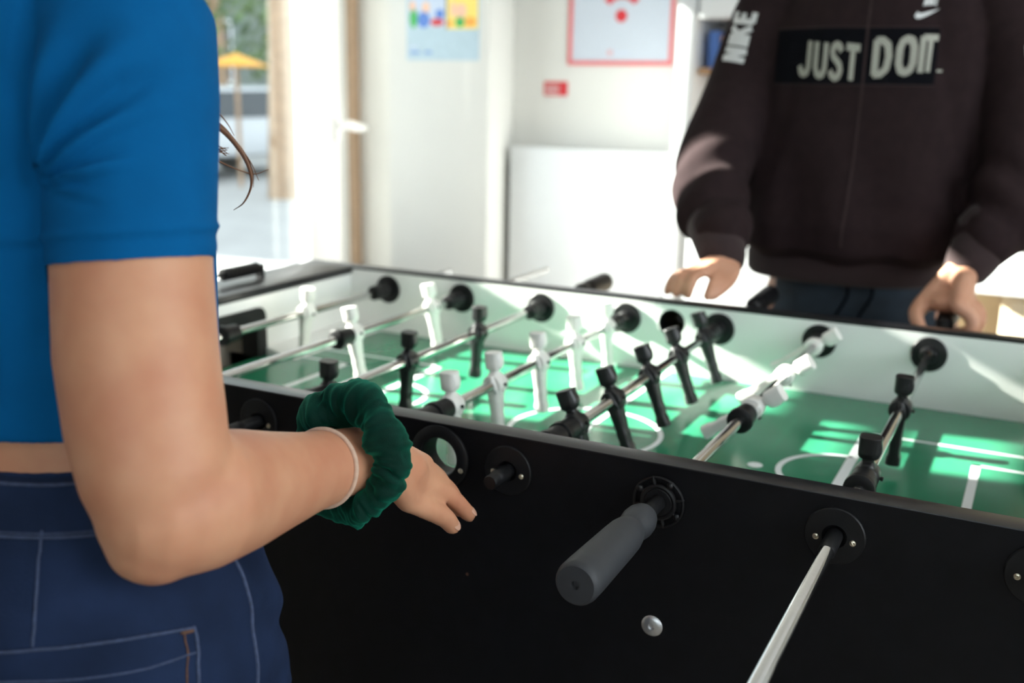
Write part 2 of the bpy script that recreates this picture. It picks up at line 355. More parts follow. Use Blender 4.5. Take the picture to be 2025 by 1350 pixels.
def disc(cx, cz, r0, r1, a0, a1, y, th, n=24):
    mb = MB(); k = [a0 + (a1 - a0)*i/n for i in range(n + 1)]
    rs = []
    for t in k:
        c, q = math.cos(t), math.sin(t); rs.append([(cx+c*r0, y, cz+q*r0), (cx+c*r1, y, cz+q*r1), (cx+c*r1, y-th, cz+q*r1), (cx+c*r0, y-th, cz+q*r0)])
    return mb.rings(rs)
disc(-.98, 1.482, 0.0005, .0225, 0, 2*PI, YB-.006, .002).build('symbol_dot', X['red'], sg)
for r in (.075, .125): disc(-.98, 1.482, r - .014, r + .014, PI*.22, PI*.78, YB-.006, .002).build('symbol_arc', X['red'], sg)
disc(-1.02, 1.352, .005, .009, 0, 2*PI, YB-.006, .001).build('small_logo', X['pink'], sg)
MB().box(-1.005, -.94, YB-.007, YB-.0055, 1.349, 1.354).build('small_text_line', X['lilac'], sg)
st = thing('red_notice', 'small red notice with pale lines, below the red framed sign', 'notice', (-1.24, YB, 1.187))
plate('sheet', -1.290, -1.190, 1.192, 1.245, YB, .002, X['red'], st)
for z in (1.228, 1.215, 1.203): MB().box(-1.283, -1.225, YB-.003, YB-.0018, z-.0025, z+.0025).build('pale_line', X['grey'], st)
for x in (-1.27, -1.205): MB().box(x-.006, x+.006, YB-.002, YB-.0005, 1.176, 1.188).build('pale_corner', X['grey'], st)
pn = thing('wall_panel', 'flat white panel standing against the back wall below the red notice', 'panel', (-1.06, 2.86, .3))
MB().box(-1.392, -.742, 2.82, 2.845, .30, .998).build('front_plate', X['white'], pn, .004)
MB().box(-1.375, -.757, 2.845, 2.897, .36, .96).build('back_frame', X['grey'], pn)
for x in (-1.3, -.85): MB().box(x-.02, x+.02, 2.84, 2.88, 0, .32).build('foot', X['grey'], pn)
# bookcase
bc = thing('bookcase', 'white open bookcase with wooden shelf, left of the person in the black jacket', 'bookcase', (-.3, 2.6, 0))
for x0, x1 in ((-.612, -.556), (-.05, .02)): MB().box(x0, x1, 2.45, 2.86, 0, 1.90).build('side_panel', X['white'], bc, .003)
MB().box(-.545, -.05, 2.45, 2.86, 1.44, 1.90).build('top_cupboard', X['white'], bc, .003)
MB().box(-.545, -.05, 2.84, 2.86, 0, 1.44).build('back_board', X['wood'], bc)
MB().box(-.553, -.053, 2.452, 2.468, .10, .94).build('lower_door', X['white'], bc, .002)
for z in (.10, .55, .94, 1.27): MB().box(-.545, -.05, 2.47, 2.84, z, z + .02).build('shelf', X['wood'], bc)
bk = [(-.53, .036, .115, 'blue'), (-.49, .03, .10, 'ochre'), (-.455, .026, .125, 'red'), (-.425, .04, .11, 'lilac'), (-.38, .03, .12, 'green'), (-.345, .03, .11, 'blue'), (-.31, .04, .125, 'red'), (-.265, .03, .1, 'ochre')]
cn = {'blue': 'blue', 'ochre': 'orange', 'red': 'red', 'lilac': 'pale lilac', 'green': 'green'}
seen = {}
names_b = ['first book at the left end, blue spine', 'orange spine beside the leftmost blue book', 'red spine right of the orange book', 'pale lilac spine in the middle', 'green spine right of the lilac book', 'blue spine behind the black sleeve', 'thick red spine behind the jacket', 'orange spine at the right end of the row']
for (x, w_, h, c), nm in zip(bk, names_b):
    t = thing('book', f'upright book on bookcase shelf, {nm}', 'book', (x + w_/2, 2.6, 1.29), 'books on the bookcase shelf')
    MB().box(x, x + w_ - .003, 2.52, 2.70, 1.2905, 1.2905 + h).build('cover', X[c], t, .002)
    MB().box(x + .004, x + w_ - .007, 2.525, 2.698, 1.294, 1.2905 + h + .001).build('pages', X['paper'], t)
# low cabinet at the right
ct = thing('low_cabinet', 'low beige cabinet with thick white top at the right edge', 'cabinet', (.9, 2.5, 0))
MB().box(.33, 1.9, 2.2, 2.86, .70, .775).build('top', X['white'], ct, .004)
MB().box(.42, 1.85, 2.26, 2.86, .06, .70).build('body', X['beige'], ct, .003)
MB().box(.46, 1.82, 2.30, 2.84, 0, .06).build('plinth', X['darkw'], ct)
for x in (.44, .91, 1.38): 
    d = MB().box(x, x + .45, 2.242, 2.26, .1, .68).build('door', X['beige'], ct, .003)
    MB().tube([(x + .4, 2.235, .5), (x + .4, 2.235, .6)], .006, 10).build('handle', X['chrome'], d)

# ================================================================ outside the window
tag(MB().box(-24, XL - .25, -8, 46, -.3, -.2).build('pavement', X['asphalt']), kind='structure')
def tree(x, y, h, r, label, seed, trunk=.16):
    t = thing('tree', label, 'tree', (x, y, -.2)); rr = random.Random(seed)
    spline_tube(MB(), [(x, y, -.2), (x+.05, y, h*.4), (x, y+.05, h*.8), (x, y, h)], [trunk*1.3, trunk, trunk*.8, trunk*.5], 12).build('trunk', X['bark'], t)
    c = MB()
    for i in range(420):
        d = V((rr.gauss(0, 1), rr.gauss(0, 1), rr.gauss(0, 1))).normalized() * (r * rr.random()**.4)
        p = V((x, y, h)) + V((d.x, d.y, d.z*.8)); q = V((rr.gauss(0,1), rr.gauss(0,1), rr.gauss(0,1))).normalized(); e = q.orthogonal().normalized(); s = .10 + .10*rr.random()
        g = q.cross(e)
        c.add([p - e*s, p + g*s*.5, p + e*s, p - g*s*.5, p + q*.01], [(0,1,4),(1,2,4),(2,3,4),(3,0,4)])
    c.build('crown', X['leaf'], t)
tree(-8.2, 9.75, 5.2, 1.9, 'leafy tree with a tan trunk standing outside the window', 3, .15)
tree(-14.6, 15.6, 2.9, 2.0, 'round green tree far outside, left of the tan trunk', 5, .2)
tree(-15.4, 19.6, 2.7, 2.1, 'round green tree far outside, right of the tan trunk', 8, .2)
ho = thing('building', 'grey building across the street beyond the window', 'building', (-19, 14, -.2))
MB().box(-19.6, -19, 4, 44, -.2, 9).build('facade', X['house'], ho)
for i in range(8):
    f = MB().box(-18.99, -18.95, 9 + i*2.7, 10.2 + i*2.7, 1.2, 2.8).build('window', X['frame'], ho)
    MB().box(-18.95, -18.94, 9.08 + i*2.7, 10.12 + i*2.7, 1.28, 2.72).build('pane', X['cargl'], f)
pa = thing('parasol', 'yellow parasol outside the window', 'parasol', (-9.6, 10.55, -.2))
MB().lathe((-9.6, 10.55, 1.44), (0, 0, 1), [(0, .42), (.02, .43), (.16, .05), (.18, .01)], 20).build('canopy', X['awn'], pa)
MB().tube([(-9.6, 10.55, -.2), (-9.6, 10.55, 1.5)], .03, 10).build('pole', X['bark'], pa)
def car(x, y, label):
    t = thing('car', label, 'car', (x, y, -.2))
    b = MB(); rs = []
    prof = [(-2.1, .35), (-2.05, .75), (-1.3, .85), (-.8, 1.35), (.8, 1.38), (1.5, .9), (2.1, .8), (2.15, .35)]
    for sx in (-.8, .8): rs.append([(x + sx, y + a, b_ - .2) for a, b_ in prof])
    b.rings(rs).build('body', X['carp'], t, .06)
    for sx in (-.81, .81): MB().add([(x+sx, y-.75, .72), (x+sx, y+1.25, .72), (x+sx, y+.75, 1.12), (x+sx, y-.6, 1.1), (x+sx*.99, y, .9)], [(0,1,4),(1,2,4),(2,3,4),(3,0,4)]).build('side_window', X['cargl'], t)
    for sx in (-.8, .62):
        for yy in (-1.35, 1.3): MB().lathe((x+sx, y+yy, .12), (1, 0, 0), [(0, .3), (.02, .32), (.16, .32), (.18, .3)], 20).build('wheel', X['tyre'], t)
car(-11.2, 11.6, 'white parked car seen through the window, nearer the girl')
car(-11.6, 17.2, 'white parked car seen through the window beside the frame')

# ================================================================ the football table
Wd, TS, ZT, ZF, XE = 0.671, 0.0255, ZR + 0.0342, ZR - 0.0785, 0.6066
tb = thing('foosball_table', 'large black table football table with green pitch and white inner sides', 'table football table', (0, Wd/2, 0))
hole = lambda y0, y1: MB().lathe((0, y0, ZR), (0, 1, 0), [(0, .0215), (y1 - y0, .0215)], 40)
rodh = [MB().lathe(((i - 4.5)*.15, -.1, ZR), (0, 1, 0), [(0, .010), (1.0, .010)], 20) for i in range(1, 9)]
for nm, y0, y1 in (('side_panel', -TS, -.0015), ('side_panel', Wd + .0015, Wd + TS)):
    me = MB().box(-.7055, .7055, y0, y1, .54, ZT - .0015).mesh(nm)
    link(nm, cut(me, [hole(y0 - .05, y1 + .05)] + rodh), X['black'], tb)
for y0, y1 in ((-TS, 0), (Wd, Wd + TS)):
    MB().box(-.7055 if y0 > 0 else -.7055, .7055, y0, y1, ZT - .0018, ZT).build('top_edge', X['rail'], tb, .0008)
for y0, y1 in ((-.0015, 0), (Wd, Wd + .0015)):
    me = MB().box(-XE, XE, y0, y1, ZF - .001, ZT - .005).mesh('inner_lining')
    o = link('inner_lining', cut(me, [hole(y0 - .05, y1 + .05)] + rodh), X['lining'], tb); o['label'] = 'white inner side lining'
for s in (-1, 1):
    lo, hi = sorted((s*.7055, s*(XE - .004)))
    MB().box(lo, hi, 0, Wd, ZT - .013, ZT).build('end_top', X['rail'], tb, .001)
    lo, hi = sorted((s*.7055, s*.690)); MB().box(lo, hi, 0, Wd, .54, ZT - .013).build('end_panel', X['black'], tb)
    e = MB(); lo, hi = sorted((s*XE, s*(XE + .004)))
    e.box(lo, hi, 0, .2385, ZF, ZT - .013); e.box(lo, hi, .4325, Wd, ZF, ZT - .013); e.box(lo, hi, .2385, .4325, ZR + .001, ZT - .013)
    e.build('end_lining', X['lining'], tb)['label'] = 'white inner end lining'
    # goal: rounded black frame, pale interior
    g = MB(); rs = []
    for k in range(4):
        yc, zc = ((.2385, ZF), (.2385, ZR + .001), (.4325, ZR + .001), (.4325, ZF))[k]
    def rrect(d, r, n=6):
        y0, y1, z1 = .2385 + d, .4325 - d, ZR + .001 - d
        pts = [(y0, ZF)]
        pts += [(y0 + r - r*math.cos(i*PI/2/n), z1 - r + r*math.sin(i*PI/2/n)) for i in range(n + 1)]
        pts += [(y1 - r + r*math.sin(i*PI/2/n), z1 - r + r*math.cos(i*PI/2/n)) for i in range(n + 1)]
        return pts + [(y1, ZF)]
    A, B = rrect(-.002, .018), rrect(.02, .012)
    ring = [[(s*(XE - .004), y, z), (s*(XE - .004), y2, z2), (s*(XE + .03), y2, z2), (s*(XE + .03), y, z)] for (y, z), (y2, z2) in zip(A, B)]
    g.rings(ring); gf = g.build('goal_frame', X['plastic'], tb)
    q = MB(); lo, hi = sorted((s*XE, s*.688)); q.box(lo, hi, .24, .25, ZF, ZR); q.box(lo, hi, .42, .43, ZF, ZR)
    lo2, hi2 = sorted((s*.678, s*.688)); q.box(lo2, hi2, .24, .43, ZF - .06, ZR); q.box(lo, hi, .24, .43, ZF - .06, ZF - .05)
    q.build('goal_box', X['goalin'], tb)
    for y0, y1 in ((0, .2385), (.4325, Wd)):
        a, b = s*(XE - .062), s*XE
        r = MB().add([(a, y0, ZF), (b, y0, ZF), (b, y0, ZF + .014), (a, y1, ZF), (b, y1, ZF), (b, y1, ZF + .014)], [(0,1,2),(3,5,4),(0,2,5,3),(0,3,4,1),(1,4,5,2)])
        r.build('end_ramp', X['lining'], tb)['label'] = 'white sloping end strip'
MB().box(-XE, XE, 0, Wd, ZF - .012, ZF).build('playfield', X['field'], tb)
ml = MB(); zt = ZF + .0004
def seg(x0, x1, y0, y1): ml.box(x0, x1, y0, y1, ZF - .0002, zt)
def arc(cx, cy, r, a0, a1, w=.0035, n=64):
    rs = []
    for i in range(n + 1):
        t = a0 + (a1 - a0)*i/n; c, q = math.cos(t), math.sin(t)
        rs.append([(cx + c*(r-w), cy + q*(r-w), ZF), (cx + c*(r+w), cy + q*(r+w), ZF), (cx + c*(r+w), cy + q*(r+w), zt), (cx + c*(r-w), cy + q*(r-w), zt)])
    ml.rings(rs)
yc = Wd/2
arc(0, yc, .098, 0, 2*PI - .001); arc(0, yc, .004, 0, 2*PI - .001, .004); seg(-.0035, .0035, 0, Wd)
for s in (-1, 1):
    def sx(a, b, y0, y1): lo, hi = sorted((s*a, s*b)); seg(lo, hi, y0, y1)
    sx(.318, .330, yc - .18, yc + .18); sx(.318, .545, yc + .174, yc + .18); sx(.318, .545, yc - .18, yc - .174)
    sx(.454, .464, yc - .12, yc + .12); sx(.454, .545, yc + .114, yc + .12); sx(.454, .545, yc - .12, yc - .114)
    arc(s*.324, yc, .072, PI/2 if s > 0 else -PI/2, PI*1.5 if s > 0 else PI/2)
    arc(s*.226, yc - .014, .0045, 0, 2*PI - .001, .0045)
ml.build('pitch_markings', X['line'], tb)['label'] = 'white pitch lines and circle'
MB().box(-.69, .69, 0, Wd, .545, .57).build('bottom_board', X['black'], tb)
for x in (-.62, .62):
    for y in (.02, Wd - .02):
        lg = MB().box(x - .045, x + .045, y - .045, y + .045, .02, .56).build('leg', X['black'], tb, .004)
        MB().lathe((x, y, 0), (0, 0, 1), [(0, .03), (.012, .034), (.022, .02)], 20).build('leveller', X['plastic'], lg)
# bearings on the outer and inner faces
def bearing(x, yface, d, spoked=False):
    """d = -1: flange seen from outside the near panel, +1: far panel etc."""
    b = MB()
    if spoked:
        for r, w_ in ((.0225, .0014), (.0145, .0024)):
            b.tube([(x + r*math.cos(t*PI/24), yface + d*.004, ZR + r*math.sin(t*PI/24)) for t in range(48)], w_, 8, loop=True)
        for k in range(8):
            a = 2*PI*k/8 + .25; c, q = math.cos(a), math.sin(a)
            b.tube([(x + .015*c, yface + d*.004, ZR + .015*q), (x + .0225*c, yface + d*.004, ZR + .0225*q)], .0016, 8)
            if k % 2: b.ball((x + .0200*c, yface + d*.0045, ZR + .0200*q), .0032, 10)
        b.lathe((x, yface, ZR), (0, d, 0), [(0, .0145), (.004, .0145), (.006, .012), (.006, .0072), (0, .0072)], 40)
    else:
        b.lathe((x, yface, ZR), (0, d, 0), [(0, .0072), (0, .0245), (.0016, .0245), (.0026, .0235), (.003, .010), (.0015, .0088), (0, .0072)], 56, cap=False)
    o = b.build('bearing', X['plastic'], tb)
    if d < 0 and not spoked and yface < 0:
        for sx_ in (-1, 1): screw(x + sx_*.0147, yface - .003, ZR - .0027, o)
    return o
def screw(x, y, z, parent, r=.0026):
    me = MB().lathe((x, y + .001, z), (0, -1, 0), [(0, r*1.05), (.0012, r), (.0019, r*.6), (.0019, r*.42), (.0011, r*.25)], 20)
    for k in range(2):
        a = k*PI/2 + .5; me.tube([(x - r*.6*math.cos(a), y - .0008, z - r*.6*math.sin(a)), (x + r*.6*math.cos(a), y - .0008, z + r*.6*math.sin(a))], r*.12, 6)
    return me.build('screw', X['screw'], parent)
for i in range(1, 9):
    x = (i - 4.5)*.15
    bearing(x, -TS, -1, spoked=(i == 6)); bearing(x, Wd + TS, 1)
    for yf, d in ((Wd, -1), (0, 1)):
        MB().lathe((x, yf, ZR), (0, d, 0), [(0, .0072), (0, .0245), (.0025, .0245), (.004, .023), (.0045, .0125), (.010, .011), (.011, .0095), (.011, .0066), (0, .0066)], 48, cap=False).build('bearing', X['plastic'], tb)
for yf, d, L in ((-TS, -1, TS), (Wd + TS, 1, TS)):
    b = MB().lathe((0, yf, ZR), (0, d, 0), [(-L + .0005, .0195), (-L + .0005, .0212), (0, .0212), (0, .0320), (.002, .0320), (.0032, .0305), (.004, .023), (.0035, .0205), (.002, .0195), (-L + .0005, .0195)], 64, cap=False)
    o = b.build('ball_entry', X['plastic'], tb)
    if yf > 0: MB().lathe((0, yf, ZR), (0, 1, 0), [(.0035, .0205), (.012, .0225), (.030, .0215), (.040, .014), (.043, .002), (.045, .002), (.042, .016), (.031, .0235), (.012, .0245), (.003, .0225)], 40, cap=False).build('cup', X['cup'], o)
    if yf < 0:
        for a in (-.35, PI + .35): screw(.0265*math.cos(a), yf - .0036, ZR + .0265*math.sin(a), o)
bl = MB().lathe((.2240, -TS + .0006, ZR - .1216), (0, -1, 0), [(0, .0100), (.0010, .0100), (.0022, .0088), (.0030, .0060), (.0033, .0030), (.0018, .0028), (.0018, .0005)], 40)
bl.build('bolt', X['bolt'], tb)['label'] = 'shiny domed hex bolt'
MB().lathe((.0315, -TS + .0004, ZR - .117), (0, -1, 0), [(0, .0024), (.0006, .0014)], 7).build('chip', X['thread'], tb)
# score counter on the left end
sc = MB(); sxp = -.668
sc.tube([(sxp, .20, ZT + .016), (sxp, .50, ZT + .016)], .0028, 10)
for y in (.20, .50): sc.box(sxp - .006, sxp + .006, y - .004, y + .004, ZT, ZT + .022)
so = sc.build('score_rod', X['plastic'], tb)
for k in range(10):
    y = .492 - k*.0105 - (0.0 if k < 8 else .08)
    MB().lathe((sxp, y, ZT + .016), (0, -1, 0), [(0, .006), (.001, .0105), (.0085, .0105), (.0097, .006)], 20).build('score_bead', X['plastic'], so)

# ================================================================ rods and players
def player_mesh():
    m = MB()
    prof = [(-.0675, .0080, .0074), (-.067, .0090, .0086), (-.058, .0093, .0083), (-.0545, .0089, .0070), (-.050, .0087, .0066), (-.044, .0092, .0070), (-.040, .0094, .0072),
            (-.037, .0089, .0066), (-.030, .0096, .0070), (-.020, .0105, .0078), (-.012, .0110, .0086), (0, .0115, .0095), (.010, .0110, .0080), (.0135, .0085, .0062),
            (.0150, .0056, .0056), (.0172, .0055, .0058), (.0186, .0076, .0084), (.0205, .0088, .0096), (.025, .0092, .0099), (.030, .0093, .0100), (.0355, .0096, .0102), (.0388, .0099, .0104), (.0396, .0093, .0098)]
    rs = []; n = 28; p = 3.0
    for z, b, a in prof:
        r = []
        for k in range(n):
            t = 2*PI*k/n; c, q = math.cos(t), math.sin(t)
            xx = a*math.copysign(abs(c)**(2/p), c); yy = b*math.copysign(abs(q)**(2/p), q)
            if -.058 < z < -.014 and abs(yy) < b*.45: xx *= .80                 # the groove between the legs
            if .019 < z < .034 and c > .8 : xx += .0016*(1 if abs(z - .027) < .004 else .3)   # brow and nose
            r.append((xx, yy, z))
        rs.append(r)
    m.rings(rs)
    m.lathe((0, -.0105, 0), (0, 1, 0), [(0, .0078), (0, .0118), (.0012, .0126), (.0198, .0126), (.021, .0118), (.021, .0078)], 36)
    for sgn in (-1, 1):                                                          # folded arms pressed to the sides
        m.tube([(.001, sgn*.0108, .009), (.004, sgn*.0118, .000), (.006, sgn*.0095, -.008), (.0085, sgn*.004, -.009)], [.0034, .0032, .003, .0024], 10)
    return m.mesh('player_figure')
ME_MAN = {}
for k in ('manb', 'manw'):
    ME_MAN[k] = player_mesh()
def bumper_mesh(): return MB().lathe((0, 0, 0), (0, 1, 0), [(0, .0068), (0, .0125), (.0012, .0142), (.0075, .0145), (.009, .0132), (.018, .0128), (.031, .0122), (.032, .0112), (.032, .0068)], 40).mesh('rubber_bumper')
ME_BUMP = bumper_mesh()
def part_copy(name, me, m, parent, loc, rot=(0, 0, 0)):
    if not me.materials: me.materials.append(m); me.shade_smooth(); me.set_sharp_from_angle(angle=math.radians(38))
    o = bpy.data.objects.new(name, me); COL.objects.link(o); o.parent = parent; o.location = loc; o.rotation_euler = rot; return o
ME_PIN = MB().lathe((0, 0, 0), (0, 0, 1), [(0, .0016), (.006, .0016), (.0062, .0022), (.0078, .0022), (.0082, .0012)], 14).mesh('screw')
def handle(parent, y0, d, m, L=.13):
    """bottle-shaped grip; y0 is the end next to the table, d the outward direction along y"""
    prof = [(0, .0072), (.001, .0095), (.005, .0122), (.012, .0141), (.020, .0146), (.028, .0136), (.0335, .0122), (.037, .0121), (.042, .0142), (.050, .0154), (.065, .0160), (L - .02, .0174), (L - .006, .0174), (L - .002, .0166), (L, .0148), (L + .0003, .0035), (L - .003, .0025)]
    MB().lathe((0, y0, 0), (0, d, 0), prof, 48).build('handle', m, parent)
rods = [
 # rod, y from, y to, tilt, colour, players, bumpers(y, flip), near handle y, far handle y, label
 (1, -.16, .888, 7, 'manw', [.439], [(.655, 0), (.245, 1)], -.15, None, 'chrome rod with one white goalkeeper by the far left goal'),
 (2, -.16, 1.010, -11, 'manw', [.356, .572], [(.3135, 1), (.6550, 0)], -.15, None, 'chrome rod with two white players, next to the goalkeeper rod'),
 (3, -.075, .945, 4, 'manb', [.095, .267, .457], [(.0525, 1), (.658, 0)], None, .822, 'chrome rod with three upright black players and a dark handle behind the far side'),
 (4, -.135, .845, -5, 'manw', [.1245, .2296, .3524, .4698, .588], [(.082, 1), (.0495, 1), (.6305, 0)], -.115, None, 'chrome rod with a row of five upright white players'),
 (5, -.052, 1.005, -20, 'manb', [.1316, .2408, .3635, .4785, .5983], [(.089, 1), (.0565, 1), (.641, 0)], None, .868, 'chrome rod with a row of five black players slanting to one side'),
 (6, -.200, .80, 54, 'manw', [.2941, .4514, .6315], [(.2340, 1), (.658, 0)], -.062, None, 'chrome rod with three white players tipped nearly flat and a grey bottle-shaped handle'),
 (7, -.36, 1.03, 2, 'manb', [.1302, .3747], [(.0877, 1)], None, .885, 'long chrome rod with two black players, its bare end reaching toward the lower right'),
 (8, -.12, .98, 0, 'manb', [.30], [(.435, 0), (.20, 1)], None, .85, 'chrome rod at the right edge, mostly out of frame, with a black stop'),
]
for i, y0, y1, tilt, mk, men, bumps, hn, hf_, label in rods:
    r = thing('foosball_rod', label, 'foosball rod', ((i - 4.5)*.15, 0, ZR), 'rods of the football table', world=False)
    r.rotation_euler = (0, math.radians(tilt), 0)
    MB().lathe((0, y0, 0), (0, 1, 0), [(0, .0050), (.0015, .0060), (y1 - y0 - .0015, .0060), (y1 - y0, .0050)], 32).build('bar', X['chrome'], r)
    if i in (3, 5): MB().lathe((0, y0 - .004, 0), (0, 1, 0), [(0, .004), (.003, .0068), (.008, .0078), (.022, .0078), (.024, .0068)], 28).build('end_cap', X['plastic'], r)
    if i in (5, 6, 7, 3): MB().lathe((0, -.063, 0), (0, 1, 0), [(0, .0062), (.002, .0069), (.063, .0069)], 28).build('sleeve', X['plastic'], r)
    for y in men:
        f = part_copy('player_figure', ME_MAN[mk], X[mk], r, (0, y, 0))
        part_copy('screw', ME_PIN, X['plastic'], f, (.0075, 0, 0), (0, PI/2, 0))
    for y, fl in bumps: part_copy('rubber_bumper', ME_BUMP, X['plastic'], r, (0, y, 0), (PI if not fl else 0, 0, 0))
    if hn: handle(r, hn, -1, X['grip'] if i == 6 else X['plastic'], .148 if i == 6 else .13)
    if hf_: handle(r, hf_, 1, X['plastic'])

# ================================================================ people
def head(mb, c, yaw, pitch, s=1.0):
    """skull, jaw, nose, ears and neck socket as closed pieces; returns the head's frame"""
    R = Matrix.Rotation(yaw, 3, 'Z') @ Matrix.Rotation(pitch, 3, 'X'); c = V(c)
    def p(x, y, z): return c + R @ V((x*s, y*s, z*s))            # +y is the face direction
    def blob(q, r, n=20):
        t = MB().ball((0, 0, 0), tuple(k*s for k in r), n); mb.add([p(*q) + R @ V(v) for v in t.v], t.f)
    blob((0, -.012, .030), (.074, .092, .086)); blob((0, .018, -.020), (.062, .074, .082)); blob((0, .040, -.072), (.042, .048, .036))
    blob((0, .092, -.018), (.011, .016, .020)); blob((0, .101, -.026), (.014, .012, .010))       # nose
    blob((0, .084, .022), (.05, .012, .010))                                                      # brow
    for k in (-1, 1):
        blob((k*.072, -.010, -.008), (.010, .020, .032)); blob((k*.040, .064, -.030), (.022, .022, .022))
    blob((0, .083, -.058), (.022, .010, .010)); blob((0, .080, -.066), (.018, .010, .009))
    return p, R
def face(p, s, body):
    for k in (-1, 1):
        e = MB().ball(p(k*.031, .078, .004), .0115*s, 14).build('eye', X['eye'], body)
        MB().ball(p(k*.031, .0868, .004), .0052*s, 12).build('iris', X['iris'], e)
    MB().tube([p(-.024, .0865, -.0605), p(-.010, .0935, -.0590), (p(.010, .0935, -.0590)), p(.024, .0865, -.0605)], [.003*s, .0055*s, .0055*s, .003*s], 10).build('lips', X['lip'], body)
def hand(mb, wrist, mcps, fingers, rad, wr=.022):
    for k, m_ in enumerate(mcps):
        w = V(wrist[k] if isinstance(wrist, list) else wrist)
        mb.tube([w, w.lerp(V(m_), .5), V(m_)], [(wr, wr*.62)[1], .0125, .0105], 14)
    for f, r in zip(fingers, rad):
        c = catmull(f, 5); mb.tube(c, lerp_list([r*1.08, r*1.05, r, r*.86], len(c)), 14)

# ---------------------------------------------------------------- the girl in blue
girl = thing('person', 'person in a blue crop top and jeans with a green scrunchie, seen from behind', 'person', (-.085, -.40, 0))
g = MB()
EL = (.066, -.4425, .968)
g.tube([(-.030, -.372, 1.262), (-.006, -.380, 1.235), (.0118, -.3985, 1.175), (.0243, -.4151, 1.112), (.0370, -.4279, 1.062), (.0500, -.4365, 1.024), (.0600, -.4410, .994), (.0655, -.4430, .975)],
       [.050, .050, .0478, .0455, .0462, .0452, .0425, .0370], 36)
g.ball((.0600, -.4590, .9560), (.0155, .0165, .0165), 20)                                     # point of the elbow
g.ball((.0640, -.4480, .9640), .0300, 20)
g.tube([(.0650, -.4400, .9760), (.0690, -.4180, .9745), (.0610, -.3750, .9640), (.0575, -.3400, .9570), (.0560, -.3042, .9510), (.0575, -.2700, .9470), (.0595, -.2420, .9425), (.0615, -.2150, .9340)],
       [.0405, (.0425, .0400), (.0395, .0365), (.0345, .0325), (.0296, .0280), (.0262, .0240), (.0250, .0222), (.0262, .0200)], 32, (0, 0, 1))
PK, RG, MD, IX = (.0655, -.1835, .8895), (.0640, -.1700, .9000), (.0600, -.1560, .9045), (.0535, -.1430, .9050)
wr = [(.0668, -.2130, .9270), (.0650, -.2120, .9320), (.0600, -.2100, .9360), (.0555, -.2080, .9390)]
F_P = [PK, (.0715, -.1513, .8685), (.0755, -.1420, .8610), (.0790, -.1362, .8520)]
F_R = [RG, (.0672, -.1290, .8775), (.0718, -.1150, .8640), (.0768, -.1040, .8505)]
F_M = [MD, (.0575, -.1130, .8760), (.0580, -.0980, .8600), (.0600, -.0905, .8460)]
F_I = [IX, (.0455, -.1040, .8790), (.0440, -.0930, .8640), (.0455, -.0890, .8490)]
hand(g, wr, [PK, RG, MD, IX], [F_P, F_R, F_M, F_I], [.0088, .0083, .0080, .0078], .020)
g.tube([(.0520, -.2020, .9270), (.0490, -.1800, .9020), (.0500, -.1560, .8800), (.0540, -.1380, .8620)], [.0120, .0105, .0088, .0074], 14)
g.ball((.0605, -.1850, .9125), (.017, .030, .019), 16); g.ball((.0630, -.178, .9000), (.011, .018, .014), 16)
# torso, neck, head, other arm, legs
g.stack([(-.085, -.40, .80, .155, .100), (-.086, -.40, .86, .156, .104), (-.088, -.398, .92, .140, .094), (-.092, -.395, .975, .122, .084), (-.097, -.388, 1.02, .122, .086), (-.115, -.38, 1.10, .130, .095), (-.135, -.372, 1.19, .142, .104), (-.14, -.368, 1.26, .14, .085), (-.142, -.365, 1.30, .11, .062), (-.142, -.36, 1.325, .058, .050)], 48, 2.2)
g.tube([(-.142, -.362, 1.29), (-.142, -.352, 1.40)], [.052, .050], 28)
hp, hR = head(g, (-.142, -.335, 1.475), math.radians(-8), math.radians(-18), .98)
spline_tube(g, [(-.262, -.365, 1.255), (-.285, -.37, 1.12), (-.292, -.37, .99), (-.285, -.33, .87), (-.28, -.305, .80)], [.048, .042, .036, .028, .023], 24)
LW = V((-.28, -.302, .79)); lm = [LW + V((.006, d*.014 + .004, -.085)) for d in (-1.6, -.5, .6, 1.6)]
hand(g, [LW + V((0, d*.009, 0)) for d in (-1.6, -.5, .6, 1.6)], lm, [[m_, m_ + V((.004, .004, -.038)), m_ + V((.012, .006, -.062)), m_ + V((.020, .006, -.078))] for m_ in lm], [.007, .0075, .0078, .0076], .018)
g.tube([LW + V((.004, .016, -.02)), LW + V((.014, .036, -.055)), LW + V((.018, .040, -.085))], [.011, .0095, .0075], 14)
for sx in (-1, 1):
    spline_tube(g, [(-.085 + sx*.085, -.40, .82), (-.085 + sx*.088, -.395, .62), (-.085 + sx*.09, -.385, .44), (-.085 + sx*.092, -.405, .25), (-.085 + sx*.094, -.41, .07)], [.082, .072, .052, .05, .034], 28)
    spline_tube(g, [(-.085 + sx*.094, -.42, .055), (-.085 + sx*.10, -.34, .045), (-.085 + sx*.104, -.26, .03)], [.034, .036, .028], 20)
me = fuse(g, .0032, 5)
def skin_fn(co):
    d, t = segdist(co, (.075, -.40, 1.0), (.063, -.436, 1.01))
    return -.0006*np.exp(-(d/.012)**2)
girl_body = link('body', displace(me, skin_fn), X['skin'], girl, ang=180)
face(hp, .98, girl_body)
def nail(p, q, up, r):
    p, q = V(p), V(q); d = (q - p).normalized(); u = V(up); u = (u - d*u.dot(d)).normalized(); w = d.cross(u)
    t = MB().ball((0, 0, 0), (1, 1, 1), 14); mt = Matrix((w*r*.62, d*r*.85, u*r*.16)).transposed()
    o = q - d*(r*.25) + u*(r*.80); MB().add([o + mt @ V(v) for v in t.v], t.f).build('fingernail', X['nail'], girl_body)
nail(F_P[2], F_P[3], (.35, -.35, .7), .0070); nail(F_R[2], F_R[3], (.30, -.2, .8), .0070)
